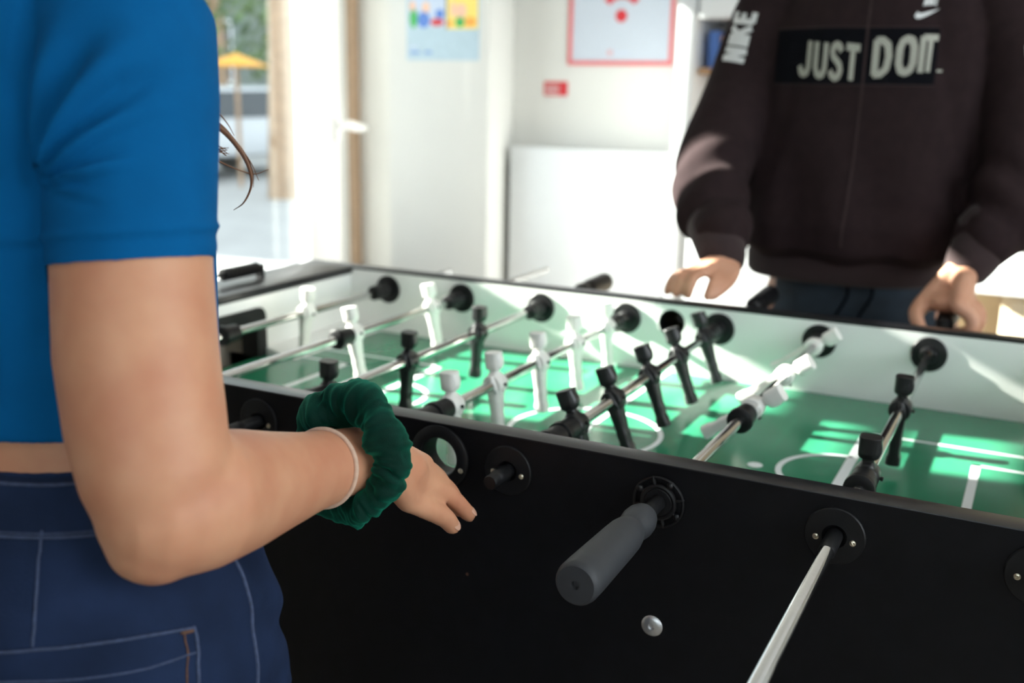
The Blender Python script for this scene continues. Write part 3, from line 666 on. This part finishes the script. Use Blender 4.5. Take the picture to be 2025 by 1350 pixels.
nail(F_M[2], F_M[3], (.1, .2, .9), .0066); nail(F_I[2], F_I[3], (.1, .3, .9), .0066)
# crop top
t = MB()
t.stack([(-.0955, -.390, 1.0085, .1290, .0930), (-.0965, -.389, 1.012, .1300, .0940), (-.103, -.386, 1.05, .1320, .0965), (-.115, -.38, 1.10, .1370, .1020), (-.135, -.372, 1.19, .1490, .1110), (-.14, -.368, 1.26, .1460, .0910), (-.142, -.365, 1.302, .1150, .0670), (-.142, -.363, 1.318, .072, .056)], 56, 2.2)
HM = V((.0239, -.4130, 1.1138)); AX = V((.13, -.07, -.98)).normalized()
t.tube([(-.072, -.366, 1.268), (-.030, -.372, 1.262), (-.006, -.380, 1.240), (.0060, -.391, 1.205), (.0118, -.3985, 1.175), (.0190, -.4080, 1.140), (.0222, -.4120, 1.1265), (.0239, -.4130, 1.1138)], [.050, .0535, .0535, .0512, .0498, .0484, .0478, .0474], 48, dome=False)
me = fuse(t, .0027, 5)
ARM = V((-.0090, -.4410, 1.1580))                                   # the armpit crease the sleeve folds radiate from
def shirt_fn(co):
    h = (co - np.array(HM)) @ np.array(AX)                          # 0 at the hem, negative up the sleeve
    d, _ = segdist(co, (-.030, -.372, 1.262), tuple(HM)); on = (d < .075) & (co[:, 0] > -.03)
    out = np.where(on, .0017*np.exp(-((h + .0165)/.0024)**2) - .0010*np.exp(-((h + .0115)/.0024)**2), 0)
    # sleeve folds, fanning out of the armpit across the back of the sleeve
    e = co - np.array(ARM); r = np.linalg.norm(e, axis=1)
    side = np.array((.89, .456, .018)); ang = np.arctan2(e[:, 2], e @ side)
    rear = smoothstep(-.365, -.40, co[:, 1]); fold = 0
    for a0, bend, w, amp, L in ((.30, .0, .11, .0030, .075), (.72, -1.2, .12, .0034, .095), (1.12, -2.4, .12, .0042, .12), (1.55, -2.0, .13, .0036, .11), (-.02, .6, .10, .0016, .06)):
        q = ang - a0 - bend*(r - .03)
        env = smoothstep(.002, .018, r)*(1 - smoothstep(L*.45, L, r))
        fold = fold + env*amp*2.3*(np.exp(-(q/w)**2) - .75*np.exp(-((q + w*1.9)/(w*.9))**2))
    # soft drape across the back
    back = smoothstep(-.41, -.45, co[:, 1])*(co[:, 0] < -.03)
    return out + rear*fold + .0012*back*np.sin((co[:, 2] - 1.06)*46 + co[:, 0]*30)
def keep_outside(me, tree, gap, reach=.012):
    """push cloth that dips into the body back out over it"""
    for v in me.vertices:
        loc, nor, _, d_ = tree.find_nearest(v.co, reach)
        if loc is not None:
            s_ = (v.co - loc).dot(nor)
            if s_ < gap: v.co += nor*(gap - s_)
    me.update()
GB0 = bvh(girl_body.data)
displace(me, shirt_fn); keep_outside(me, GB0, .0016)
shirt = link('crop_top', me, X['shirt'], girl, ang=180)
# jeans
j = MB()
j.stack([(-.0910, -.3955, .9880, .1285, .0905), (-.0900, -.3960, .975, .1320, .0940), (-.0880, -.3985, .945, .1420, .1030), (-.0860, -.4000, .91, .1530, .1130), (-.085, -.4020, .87, .1610, .1220), (-.085, -.4040, .82, .1660, .1270), (-.085, -.403, .77, .168, .124), (-.085, -.40, .73, .166, .112)], 64, 2.25)
for sx in (-1, 1):
    spline_tube(j, [(-.085 + sx*.083, -.402, .79), (-.085 + sx*.086, -.395, .62), (-.085 + sx*.09, -.385, .44), (-.085 + sx*.092, -.400, .25), (-.085 + sx*.094, -.405, .12)], [.086, .080, .062, .058, .048], 36)
me = fuse(j, .0034, 5)
def jeans_fn(co):
    n = np.array([noise.noise(V((x*9, y*9, z*26))) for x, y, z in co])
    low = smoothstep(.96, .90, co[:, 2])
    hip = np.exp(-((co[:, 0] - .05)/.06)**2)*np.exp(-((co[:, 1] + .32)/.08)**2)
    return .0012*n*low + .0024*hip*low*np.sin(co[:, 2]*118 + co[:, 1]*60 + 5*n)
displace(me, jeans_fn); keep_outside(me, GB0, .0015)
jeans = link('jeans', me, X['denim'], girl, ang=180)
JB = bvh(me)
def on_jeans(p, off=.0006):
    loc, nor, _, _ = JB.find_nearest(V(p)); return loc + nor*off, nor
def stitch(name, pts, r, m, k=8, off=.0003):
    c = [on_jeans(q, off)[0] for q in catmull(pts, k)]
    return MB().tube(c, r, 8).build(name, m, jeans)
def ring_on(z0, dz, r, m, name, off=.0004):
    pts = []
    for i in range(120):
        a = 2*PI*i/120; o = V((-.088, -.398, z0)); d = V((math.cos(a), math.sin(a), 0))
        h = JB.ray_cast(o + d*.4, -d)
        if h[0]: pts.append(h[0] + h[1]*off)
    return MB().tube(pts, r, 8, loop=True).build(name, m, jeans)
ring_on(.9862, 0, .0011, X['seam'], 'waistband_edge'); ring_on(.9585, 0, .0010, X['seam'], 'waistband_seam'); ring_on(.9605, 0, .0006, X['seam'], 'waistband_stitch')
stitch('back_dart', [(-.0058, -.4616, .9551), (-.0027, -.4679, .9259), (.0004, -.4747, .8952)], .0009, X['seam'])
stitch('side_seam', [(.0560, -.392, .958), (.0600, -.3850, .93), (.0610, -.3820, .905), (.0660, -.3822, .8800), (.0720, -.3842, .8540), (.0775, -.3860, .830), (.083, -.388, .78)], .0013, X['seam'])
# back pocket: a raised patch with stitched edges
PA, PB, PC, PD = V((-.100, -.525, .8835)), V((.0413, -.4209, .8893)), V((.0440, -.4330, .800)), V((-.090, -.525, .790))
rows = [[on_jeans(PA.lerp(PB, u).lerp(PD.lerp(PC, u), v_), .0012)[0] for u in [i/30 for i in range(31)]] for v_ in [k/16 for k in range(17)]]
pk = MB().grid(rows).build('back_pocket', X['denim'], jeans, ang=180)
def pocket_line(name, a, b, r, m):
    c = [on_jeans(a.lerp(b, i/24), .0014)[0] for i in range(25)]; MB().tube(c, r, 8).build(name, m, pk)
pocket_line('pocket_hem', PA, PB, .0010, X['seam']); pocket_line('pocket_side', PB, PC, .0012, X['seam'])
pocket_line('pocket_hem_stitch', PA + V((0, 0, -.017)), PB + V((0, -.002, -.017)), .0007, X['seam'])
pocket_line('pocket_side_stitch', PB + V((-.0045, -.004, 0)), PC + V((-.0045, -.004, 0)), .0006, X['thread'])
pocket_line('pocket_tack', PB + V((-.006, -.005, -.0015)), PB + V((-.001, -.001, -.0015)), .0013, X['thread'])
for sx in (-1, 1):
    s_ = MB(); xx = -.085 + sx*.10
    s_.stack([(xx, -.335, .022, .044, .135), (xx, -.335, .05, .043, .13), (xx, -.36, .08, .038, .095), (xx, -.405, .115, .042, .05)], 32, 2.4)
    sh = s_.build('shoe', X['shoe'], girl, .003)
    MB().stack([(xx, -.335, 0, .046, .138), (xx, -.335, .023, .046, .138)], 32, 2.4).build('sole', X['sole'], sh)
# scrunchie and elastic band on the wrist
def ring_frame(n):
    n = V(n).normalized(); u = V((0, 0, 1)); u = (u - n*u.dot(n)).normalized(); return n, u, n.cross(u)
fdir = V((.0615, -.2150, .9340)) - V((.0575, -.2900, .9490))
n_, u_, w_ = ring_frame(fdir + V((.004, 0, .004)))
c0 = V((.0578, -.2525, .9480)); NU, NV = 360, 36; rows = []
LOBES = [(.10, .36, 1.0), (1.05, .44, .9), (2.05, .40, 1.0), (2.85, .36, .7), (3.65, .42, 1.0), (4.55, .36, .8), (5.35, .42, 1.1)]
def wrapd(a, b): return (a - b + PI) % (2*PI) - PI
for i in range(NU):
    a = 2*PI*i/NU
    lobe = sum(h_*math.exp(-(wrapd(a, c)/w2)**2) for c, w2, h_ in LOBES)
    tw = .55*math.sin(3*a + .7) + .30*math.sin(7*a + 2.0)
    e = u_*math.cos(a) + w_*math.sin(a)
    puff = (.80 + .24*lobe)*(1 - .34*max(0, e.dot(V((.44, -.87, .0)))))*(1 - .18*max(0, -e.z)) + .06*max(0, e.z)
    cen = c0 + e*(.0398 + .0016*math.sin(2*a + .4)) + n_*(.0035*math.sin(4*a + 1.1)); row = []
    for k in range(NV):
        b = 2*PI*k/NV; bb = b + tw
        rad = .0158*puff*(1 + .16*math.cos(2*bb) + .05*math.sin(3*bb + 5*a))
        q0 = cen + e*(rad*math.cos(b)*.92) + n_*(rad*math.sin(b)*1.18)
        # pleats: long along the tube's section, short around the ring, gone towards the outer crest
        pl = noise.noise(V((math.cos(a)*5.5, math.sin(a)*5.5, b*.55 + 3))) + .5*noise.noise(V((math.cos(a)*11, math.sin(a)*11, b*.8 + 9)))
        rad += .0032*pl
        rad -= .0042*math.exp(-(wrapd(a, 5.86 + .10*math.sin(b))/.035)**2)*(.5 + .5*math.cos(b - .6))     # the deep fold on top
        rad -= .0034*math.exp(-(wrapd(a, 1.62 + .14*math.sin(b + 1))/.04)**2)*(.5 + .5*math.cos(b + .3))
        rad -= .0030*math.exp(-(wrapd(a, 2.48 + .10*math.sin(b))/.04)**2)*(.5 + .5*math.cos(b))
        row.append(cen + e*(rad*math.cos(b)*.92) + n_*(rad*math.sin(b)*1.18))
    rows.append(row)
MB().rings(rows, loop=True).build('scrunchie', X['velvet'], girl, ang=180)['label'] = 'dark green velvet scrunchie on the wrist'
GB = bvh(girl_body.data)
bc_ = V((.0570, -.2830, .9478)); nb, ub, wb = ring_frame(V((.0615, -.2150, .9340)) - V((.0560, -.3042, .9510)) + V((-.02, 0, 0)))
pts = []
for i in range(96):
    a = 2*PI*i/96; d = ub*math.cos(a) + wb*math.sin(a); h = GB.ray_cast(bc_ + d*.07, -d); pts.append((h[0] if h[0] else bc_ + d*.024) + d*.0008)
MB().tube(pts, .0019, 12, loop=True).build('wrist_elastic', X['band'], girl)['label'] = 'thin beige elastic band on the wrist'
# hair: cap, long fall over the far shoulder and loose ends that show past the sleeve
h = MB()
for q, r in (((0, -.022, .040), (.081, .096, .088)), ((0, -.055, -.02), (.074, .062, .10))):
    b = MB().ball((0, 0, 0), tuple(k*.98 for k in r), 24); h.add([hp(*q) + hR @ V(v) for v in b.v], b.f)
spline_tube(h, [hp(.050, -.02, .0), (-.100, -.285, 1.40), (-.105, -.255, 1.32), (-.100, -.246, 1.26), (-.078, -.262, 1.208)], [.030, .028, .024, .018, .007], 20)
hair = link('hair', fuse(h, .004, 3), X['hair'], girl, ang=180)
def lock(pts, r0, r1, k=8):
    c = catmull(pts, k); MB().tube(c, lerp_list([r0, r0*.8, r1], len(c)), 8).build('loose_lock', X['hair'], hair)
A_ = [(-.0780, -.2640, 1.2100), (-.0560, -.2770, 1.2030), (-.0306, -.2936, 1.1947), (-.0219, -.2910, 1.1881), (-.0150, -.2842, 1.1789), (-.0092, -.2786, 1.1674), (-.0064, -.2748, 1.1551), (-.0081, -.2729, 1.1442), (-.0147, -.2734, 1.1331), (-.0239, -.2740, 1.1271)]
lock(A_, .0022, .0002)
for k in range(5):
    o = V((.0006*(k - 2), .0005*k, -.0012*(k - 2))); lock([V(p) + o*(1 + .25*i) for i, p in enumerate(A_[:6 + k % 3])], .0011, .0002)
lock([(-.078, -.264, 1.211), (-.055, -.277, 1.204), (-.0310, -.2929, 1.1981), (-.0214, -.2886, 1.1959), (-.0177, -.2831, 1.1881), (-.0162, -.2787, 1.1801)], .0008, .0002)
for k in range(9):
    dz = -.0016*k; lock([(-.078, -.266, 1.207), (-.055, -.280, 1.199 + dz), (-.0325, -.2975, 1.1850 + dz*.9), (-.0235 + .0006*(k % 4), -.2925, 1.1745 + dz*.55 + .0016*(k % 3)), (-.0165 + .0011*((k*5) % 4), -.288, 1.1665 + .0014*((k*3) % 5))], .0011, .0002)
lock([(-.0325, -.2985, 1.1760), (-.0210, -.2925, 1.1640), (-.0062, -.2750, 1.1541), (.0010, -.2640, 1.1565)], .0006, .0002)

# ---------------------------------------------------------------- the person across the table
boy = thing('person', 'person in a black sports jacket leaning both hands across the far table side', 'person', (.20, 1.17, 0))
b = MB()
BX, BY = .200, 1.165
b.stack([(BX, BY+.02, .80, .150, .105), (BX, BY+.01, .95, .140, .100), (BX, BY, 1.10, .150, .105), (BX, BY-.01, 1.25, .168, .112), (BX, BY-.015, 1.38, .178, .105), (BX, BY-.02, 1.45, .150, .080), (BX, BY-.02, 1.49, .075, .060)], 48, 2.2)
b.tube([(BX, BY-.02, 1.45), (BX, BY-.055, 1.57)], [.060, .057], 28)
bp, bR = head(b, (BX, BY-.085, 1.655), PI, math.radians(-24), 1.06)
RW, LWr = V((.040, .800, .948)), V((.392, .985, .945))
spline_tube(b, [(BX-.175, BY-.01, 1.41), (BX-.225, BY-.05, 1.22), (-.032, 1.00, 1.09), (.004, .885, 1.01), tuple(RW)], [.054, .046, .039, .033, .027], 24)
spline_tube(b, [(BX+.175, BY-.01, 1.41), (BX+.235, BY-.01, 1.24), (.455, 1.10, 1.09), (.430, 1.045, 1.01), tuple(LWr)], [.054, .046, .039, .034, .027], 24)
# right hand: fingertips braced on the table edge, thumb under the wrist
k0 = V((.024, .745, .941))
mc = [V((.0500, .742, .935)), V((.0325, .735, .944)), V((.0130, .737, .943)), V((-.0020, .746, .934))]
tips = [V((.0440, .697, .909)), V((.0170, .692, .9085)), V((-.0030, .694, .9085)), V((-.0200, .700, .9085))]
fs = [[m_, m_.lerp(t_, .45) + V((-.004, -.012, .008)), m_.lerp(t_, .8) + V((-.002, -.006, .003)), t_] for m_, t_ in zip(mc, tips)]
fs = fs[1:]; hand(b, [RW + V(d) for d in ((.014, 0, -.004), (.004, 0, .002), (-.006, 0, .002), (-.014, 0, -.004))], mc, fs, [.0088, .0085, .0076], .024)
spline_tube(b, [(.0580, .790, .938), (.0640, .752, .930), (.0610, .722, .920), (.0530, .703, .9095)], [.0145, .0130, .0110, .0090], 16)
spline_tube(b, [tuple(mc[0]), (.0500, .712, .928), (.0490, .700, .917), (.0475, .694, .909)], [.010, .0092, .0088, .0078], 14)
# left hand: fist closed round the dark rod handle
hc = V((.375, .915, ZR))
b.ball(hc + V((-.002, .022, .030)), (.038, .045, .019), 20)
for d, x_ in ((-.036, .018), (-.014, .024), (.008, .026), (.028, .024)):
    kn = hc + V((x_, d, .0340)); b.tube([LWr + V((.0, 0, -.004)), LWr.lerp(kn, .55) + V((0, 0, .006)), kn], [.020, .0150, .0122], 16)
    spline_tube(b, [tuple(kn), tuple(hc + V((x_ + .022, d - .002, .016))), tuple(hc + V((x_ + .017, d - .004, -.010))), tuple(hc + V((.016, d - .004, -.0225))), tuple(hc + V((-.004, d - .002, -.0235)))], [.0118, .0110, .0102, .0094, .0082], 14, 5)
spline_tube(b, [tuple(LWr + V((-.016, -.012, -.004))), tuple(hc + V((-.036, .010, .026))), tuple(hc + V((-.043, -.022, .010))), tuple(hc + V((-.030, -.044, -.010)))], [.017, .0150, .0122, .0098], 16)
for sx in (-1, 1):
    spline_tube(b, [(BX+sx*.09, BY+.02, .84), (BX+sx*.10, BY+.03, .66), (BX+sx*.105, BY+.02, .48), (BX+sx*.108, BY+.05, .27), (BX+sx*.11, BY+.06, .07)], [.088, .082, .058, .054, .038], 24)
    spline_tube(b, [(BX+sx*.11, BY+.07, .06), (BX+sx*.12, BY-.03, .05), (BX+sx*.125, BY-.11, .03)], [.038, .040, .032], 20)
boy_body = link('body', fuse(b, .0045, 4), X['skin2'], boy, ang=180)
face(bp, 1.06, boy_body)
hh = MB()
for q, r in (((0, -.020, .046), (.082, .098, .086)), ((0, -.050, .0), (.078, .066, .09))):
    z = MB().ball((0, 0, 0), tuple(k*1.06 for k in r), 24); hh.add([bp(*q) + bR @ V(v) for v in z.v], z.f)
link('hair', displace(fuse(hh, .005, 2), lambda co: .004*np.array([noise.noise(V(p)*60) for p in co])), X['darkhair'], boy, ang=180)
# jacket
t = MB()
t.stack([(BX-.02, BY-.015, .925, .160, .115), (BX-.026, BY-.022, .945, .198, .138), (BX-.026, BY-.022, .99, .203, .148), (BX-.022, BY-.015, 1.08, .202, .140), (BX-.008, BY-.015, 1.20, .190, .130), (BX, BY-.018, 1.33, .188, .122), (BX, BY-.018, 1.42, .170, .100), (BX, BY-.02, 1.48, .105, .078), (BX, BY-.03, 1.53, .080, .072)], 64, 2.4)
spline_tube(t, [(BX-.155, BY-.01, 1.425), (BX-.195, BY-.025, 1.34), (BX-.232, BY-.05, 1.22), (-.048, 1.015, 1.10), (-.020, .915, 1.025), (.014, .850, .990)], [.074, .074, .070, .066, .064, .050], 32)
spline_tube(t, [(BX+.155, BY-.01, 1.425), (BX+.200, BY-.015, 1.34), (BX+.232, BY-.02, 1.24), (.448, 1.105, 1.10), (.432, 1.055, 1.025), (.412, 1.020, .990)], [.074, .074, .070, .068, .066, .052], 32)
me = fuse(t, .0052, 5)
def jacket_fn(co):
    x, y, z = co.T
    n = np.array([noise.noise(V((p[0]*7, p[1]*7, p[2]*5))) for p in co])*.005
    d1, t1 = segdist(co, (-.048, 1.015, 1.10), (.014, .85, .99)); d2, t2 = segdist(co, (.448, 1.105, 1.10), (.412, 1.02, .99))
    out = n + .0055*np.sin(t1*13 + x*40)*np.exp(-(d1/.085)**4)*smoothstep(0, .2, t1) + .0055*np.sin(t2*11 - x*40)*np.exp(-(d2/.085)**4)*smoothstep(0, .2, t2)
    front = smoothstep(1.12, 1.06, y)
    out += front*.0040*np.sin((x - .2)*46 + z*9)*smoothstep(1.22, 1.05, z)
    out += front*.0050*np.exp(-((np.abs(x - BX) - .135 + .25*(z - 1.2))/.018)**2)*-1.0
    return out
displace(me, jacket_fn); keep_outside(me, bvh(boy_body.data), .002, .03)
jacket = link('jacket', me, X['hoodie'], boy, ang=180)
HB = bvh(me)
def hit(x, z, off, y0=.7):
    h_ = HB.ray_cast(V((x, y0, z)), V((0, 1, 0)));  return h_[0] + h_[1]*off if h_[0] else None
def patch(name, x0, x1, z0f, z1f, off, m, parent, nx=60, nz=18):
    vs, idx, fs = [], {}, []
    for i in range(nx + 1):
        for k in range(nz + 1):
            x = x0 + (x1 - x0)*i/nx; z = z0f(x)*(1 - k/nz) + z1f(x)*k/nz; p = hit(x, z, off)
            if p: idx[i, k] = len(vs); vs.append(p)
    for i in range(nx):
        for k in range(nz):
            q = [(i, k), (i+1, k), (i+1, k+1), (i, k+1)]
            if all(c in idx for c in q): fs.append([idx[c] for c in q])
    return MB().add(vs, fs).build(name, m, parent, ang=180)
PX0, PX1, PZ0, PZ1 = .038, .305, 1.232, 1.325
patch('chest_panel', PX0, PX1, lambda x: PZ0, lambda x: PZ1, .0018, X['hblack'], jacket)
def strip(name, pts, w, off, m, parent, n=24):
    c = catmull([V((x, 0, z)) for x, z in pts], n); rows = []
    for i, p in enumerate(c):
        d = (c[min(i+1, len(c)-1)] - c[max(i-1, 0)]).normalized(); nn = V((-d.z, 0, d.x))
        row = [hit((p + nn*w*s_).x, (p + nn*w*s_).z, off) for s_ in (-1, 0, 1)]
        if all(row): rows.append(row)
    if len(rows) > 1: return MB().grid(rows).build(name, m, parent, ang=180)
strip('panel_seam', [(PX0, PZ1), (.13, PZ1+.001), (.2, PZ1), (PX1, PZ1)], .0012, .0026, X['rib'], jacket)
strip('panel_seam', [(PX0, PZ0), (.13, PZ0-.001), (.2, PZ0), (PX1, PZ0)], .0012, .0026, X['rib'], jacket)
strip('zip', [(.196, 1.43), (.196, 1.2), (.192, 1.05), (.188, .96)], .0022, .0024, X['rib'], jacket)
# lettering: strokes laid over the cloth
GLY = {'J': [[(0, .22), (.06, .06), (.22, 0), (.40, .06), (.46, .22), (.46, 1)]], 'U': [[(.04, 1), (.04, .26), (.12, .06), (.27, 0), (.42, .06), (.50, .26), (.50, 1)]],
       'S': [[(.48, .84), (.38, .96), (.25, 1), (.10, .94), (.05, .78), (.12, .62), (.28, .52), (.44, .40), (.49, .22), (.41, .05), (.25, 0), (.10, .05), (.02, .18)]],
       'T': [[(-.04, .97), (.54, .97)], [(.25, .97), (.25, 0)]], 'D': [[(.06, 0), (.06, 1), (.26, 1), (.44, .86), (.50, .5), (.44, .14), (.26, 0), (.06, 0)]],
       'O': [[(.27, 0), (.12, .06), (.04, .28), (.04, .72), (.12, .94), (.27, 1), (.42, .94), (.50, .72), (.50, .28), (.42, .06), (.27, 0)]], 'I': [[(.1, 0), (.1, 1)]], '.': [[(.05, .02), (.05, .06)]],
       'N': [[(.05, 0), (.05, 1), (.45, 0), (.45, 1)]], 'K': [[(.05, 0), (.05, 1)], [(.45, 1), (.07, .42)], [(.18, .55), (.47, 0)]], 'E': [[(.45, 0), (.05, 0), (.05, 1), (.45, 1)], [(.05, .52), (.38, .52)]]}
def glyphs(txt, place, size, wid, adv, mb, shear=0.0):
    """place(u, v) -> a point on the cloth; letters run along u"""
    u0 = 0
    for ch in txt:
        if ch == ' ': u0 += adv*.55; continue
        for st_ in GLY[ch]:
            for (a, b_), (c, d) in zip(st_, st_[1:]):
                L = math.hypot(c - a, d - b_); n = max(2, int(L*8)); dx, dy = (c - a)/L, (d - b_)/L; rows = []
                for i in range(n + 1):
                    tt = -.06/L*wid*4 + (1 + .12/L*wid*4)*i/n; px, py = a + (c - a)*tt, b_ + (d - b_)*tt
                    row = [place(u0 + (px - dy*wid*s_ + shear*(py + dx*wid*s_))*size, (py + dx*wid*s_)*size) for s_ in (-1, 0, 1)]
                    if all(row): rows.append(row)
                if len(rows) > 1: mb.grid(rows)
        u0 += adv*(.45 if ch in 'I.' else 1)
def chest(x0, z0, sx=1.0, dz=0.0): return lambda u, v_: hit(x0 + u*sx, z0 + v_ + dz*u, .0034)
m1 = MB()
glyphs('JUST', chest(.087, 1.250, .64, -.07), .054, .115, .0420, m1)
glyphs('DO', chest(.2100, 1.249, .86, .06), .054, .115, .0435, m1)
glyphs('I', chest(.2790, 1.254, .7), .055, .115, .03, m1); glyphs('T', chest(.2850, 1.255, .62), .055, .095, .03, m1); glyphs('.', chest(.3080, 1.254), .045, .09, .03, m1)
m1.build('chest_lettering', X['ink2'], jacket, ang=180)
m2 = MB(); glyphs('NIKE', chest(.276, 1.3580, .8, .1), .011, .13, .0080, m2, .25)
up_ = [(0, .006), (.004, .010), (.003, .004), (.010, .0015), (.022, .006), (.042, .0155)]; 
top = catmull([V((.266 + x*.86, 0, 1.340 + z*.86)) for x, z in [(0, .0035), (.0035, .0100), (.0055, .0075), (.0120, .0072), (.0240, .0110), (.0420, .0165)]], 8)
bot = catmull([V((.266 + x*.86, 0, 1.340 + z*.86)) for x, z in [(0, .0035), (.0000, .0000), (.0050, -.0030), (.0130, -.0010), (.0260, .0065), (.0420, .0165)]], 8)
rows = [[hit(a.lerp(c, s_).x, a.lerp(c, s_).z, .0030) for s_ in (0, .5, 1)] for a, c in zip(top, bot)]
m2.grid([r for r in rows if all(r)]); m2.build('chest_logo', X['ink'], jacket, ang=180)
def sleeve_text(name, p0, p1, size, adv, out):
    p0, p1, out = V(p0), V(p1), V(out).normalized(); d = (p1 - p0).normalized(); o = (out - d*out.dot(d)).normalized(); side = o.cross(d)
    def place(u, v_):
        q = p0 + d*u + side*(v_ - size/2); h_ = HB.ray_cast(q + o*.15, -o); return h_[0] + h_[1]*.003 if h_[0] else None
    mb = MB(); glyphs('NIKE', place, size, .13, adv, mb); mb.build(name, X['ink'], jacket, ang=180)
sleeve_text('sleeve_lettering', (-.024, 1.10, 1.262), (.006, 1.13, 1.42), .040, .0275, (-.45, -1, .25))
sleeve_text('sleeve_lettering', (BX+.242, BY-.03, 1.208), (BX+.212, BY-.02, 1.375), .040, .0275, (.55, -1, .2))
# cuffs, hem and pocket folds
def cuff(pts, r): 
    return MB().tube(pts, r, 28).build('cuff', X['rib'], jacket)
cuff([(.006, .868, .996), (.020, .838, .975), (.034, .812, .956)], [.050, .043, .0385]); cuff([(.415, 1.028, .998), (.405, 1.008, .974), (.396, .992, .953)], [.052, .044, .0390])
MB().stack([(BX-.032, BY-.01, .885, .168, .112), (BX-.032, BY-.012, .893, .174, .117), (BX-.032, BY-.012, .925, .176, .119), (BX-.032, BY-.012, .94, .168, .112)], 56, 2.3).build('hem_band', X['rib'], jacket, ang=60)
# trousers
j = MB()
j.stack([(BX-.005, BY+.005, .93, .142, .104), (BX, BY+.01, .86, .158, .114), (BX, BY+.015, .78, .165, .118), (BX, BY+.02, .74, .16, .11)], 48, 2.3)
for sx in (-1, 1): spline_tube(j, [(BX+sx*.088, BY+.02, .80), (BX+sx*.098, BY+.025, .62), (BX+sx*.105, BY+.02, .46), (BX+sx*.108, BY+.05, .27), (BX+sx*.11, BY+.06, .10)], [.092, .088, .072, .066, .058], 28)
tr = link('trousers', fuse(j, .006, 4), X['trousers'], boy, ang=180)
TB = bvh(tr.data)
for dx, zz in ((-.012, .80), (.030, .81)):
    c = []
    for i in range(12):
        h_ = TB.ray_cast(V((BX + dx + .010*math.sin(i*.5), .8, .90 - (.90 - zz)*i/11)), V((0, 1, 0))); c.append(h_[0] + h_[1]*.003)
    MB().tube(c, .0024, 8).build('drawstring', X['hblack'], tr)
for sx in (-1, 1):
    s_ = MB(); xx = BX + sx*.12
    s_.stack([(xx, BY-.03, .024, .050, .150), (xx, BY-.03, .055, .048, .145), (xx, BY, .09, .042, .105), (xx, BY+.055, .12, .047, .055)], 32, 2.4)
    sh = s_.build('shoe', X['hblack'], boy, .003); MB().stack([(xx, BY-.03, 0, .052, .153), (xx, BY-.03, .025, .052, .153)], 32, 2.4).build('sole', X['sole'], sh)
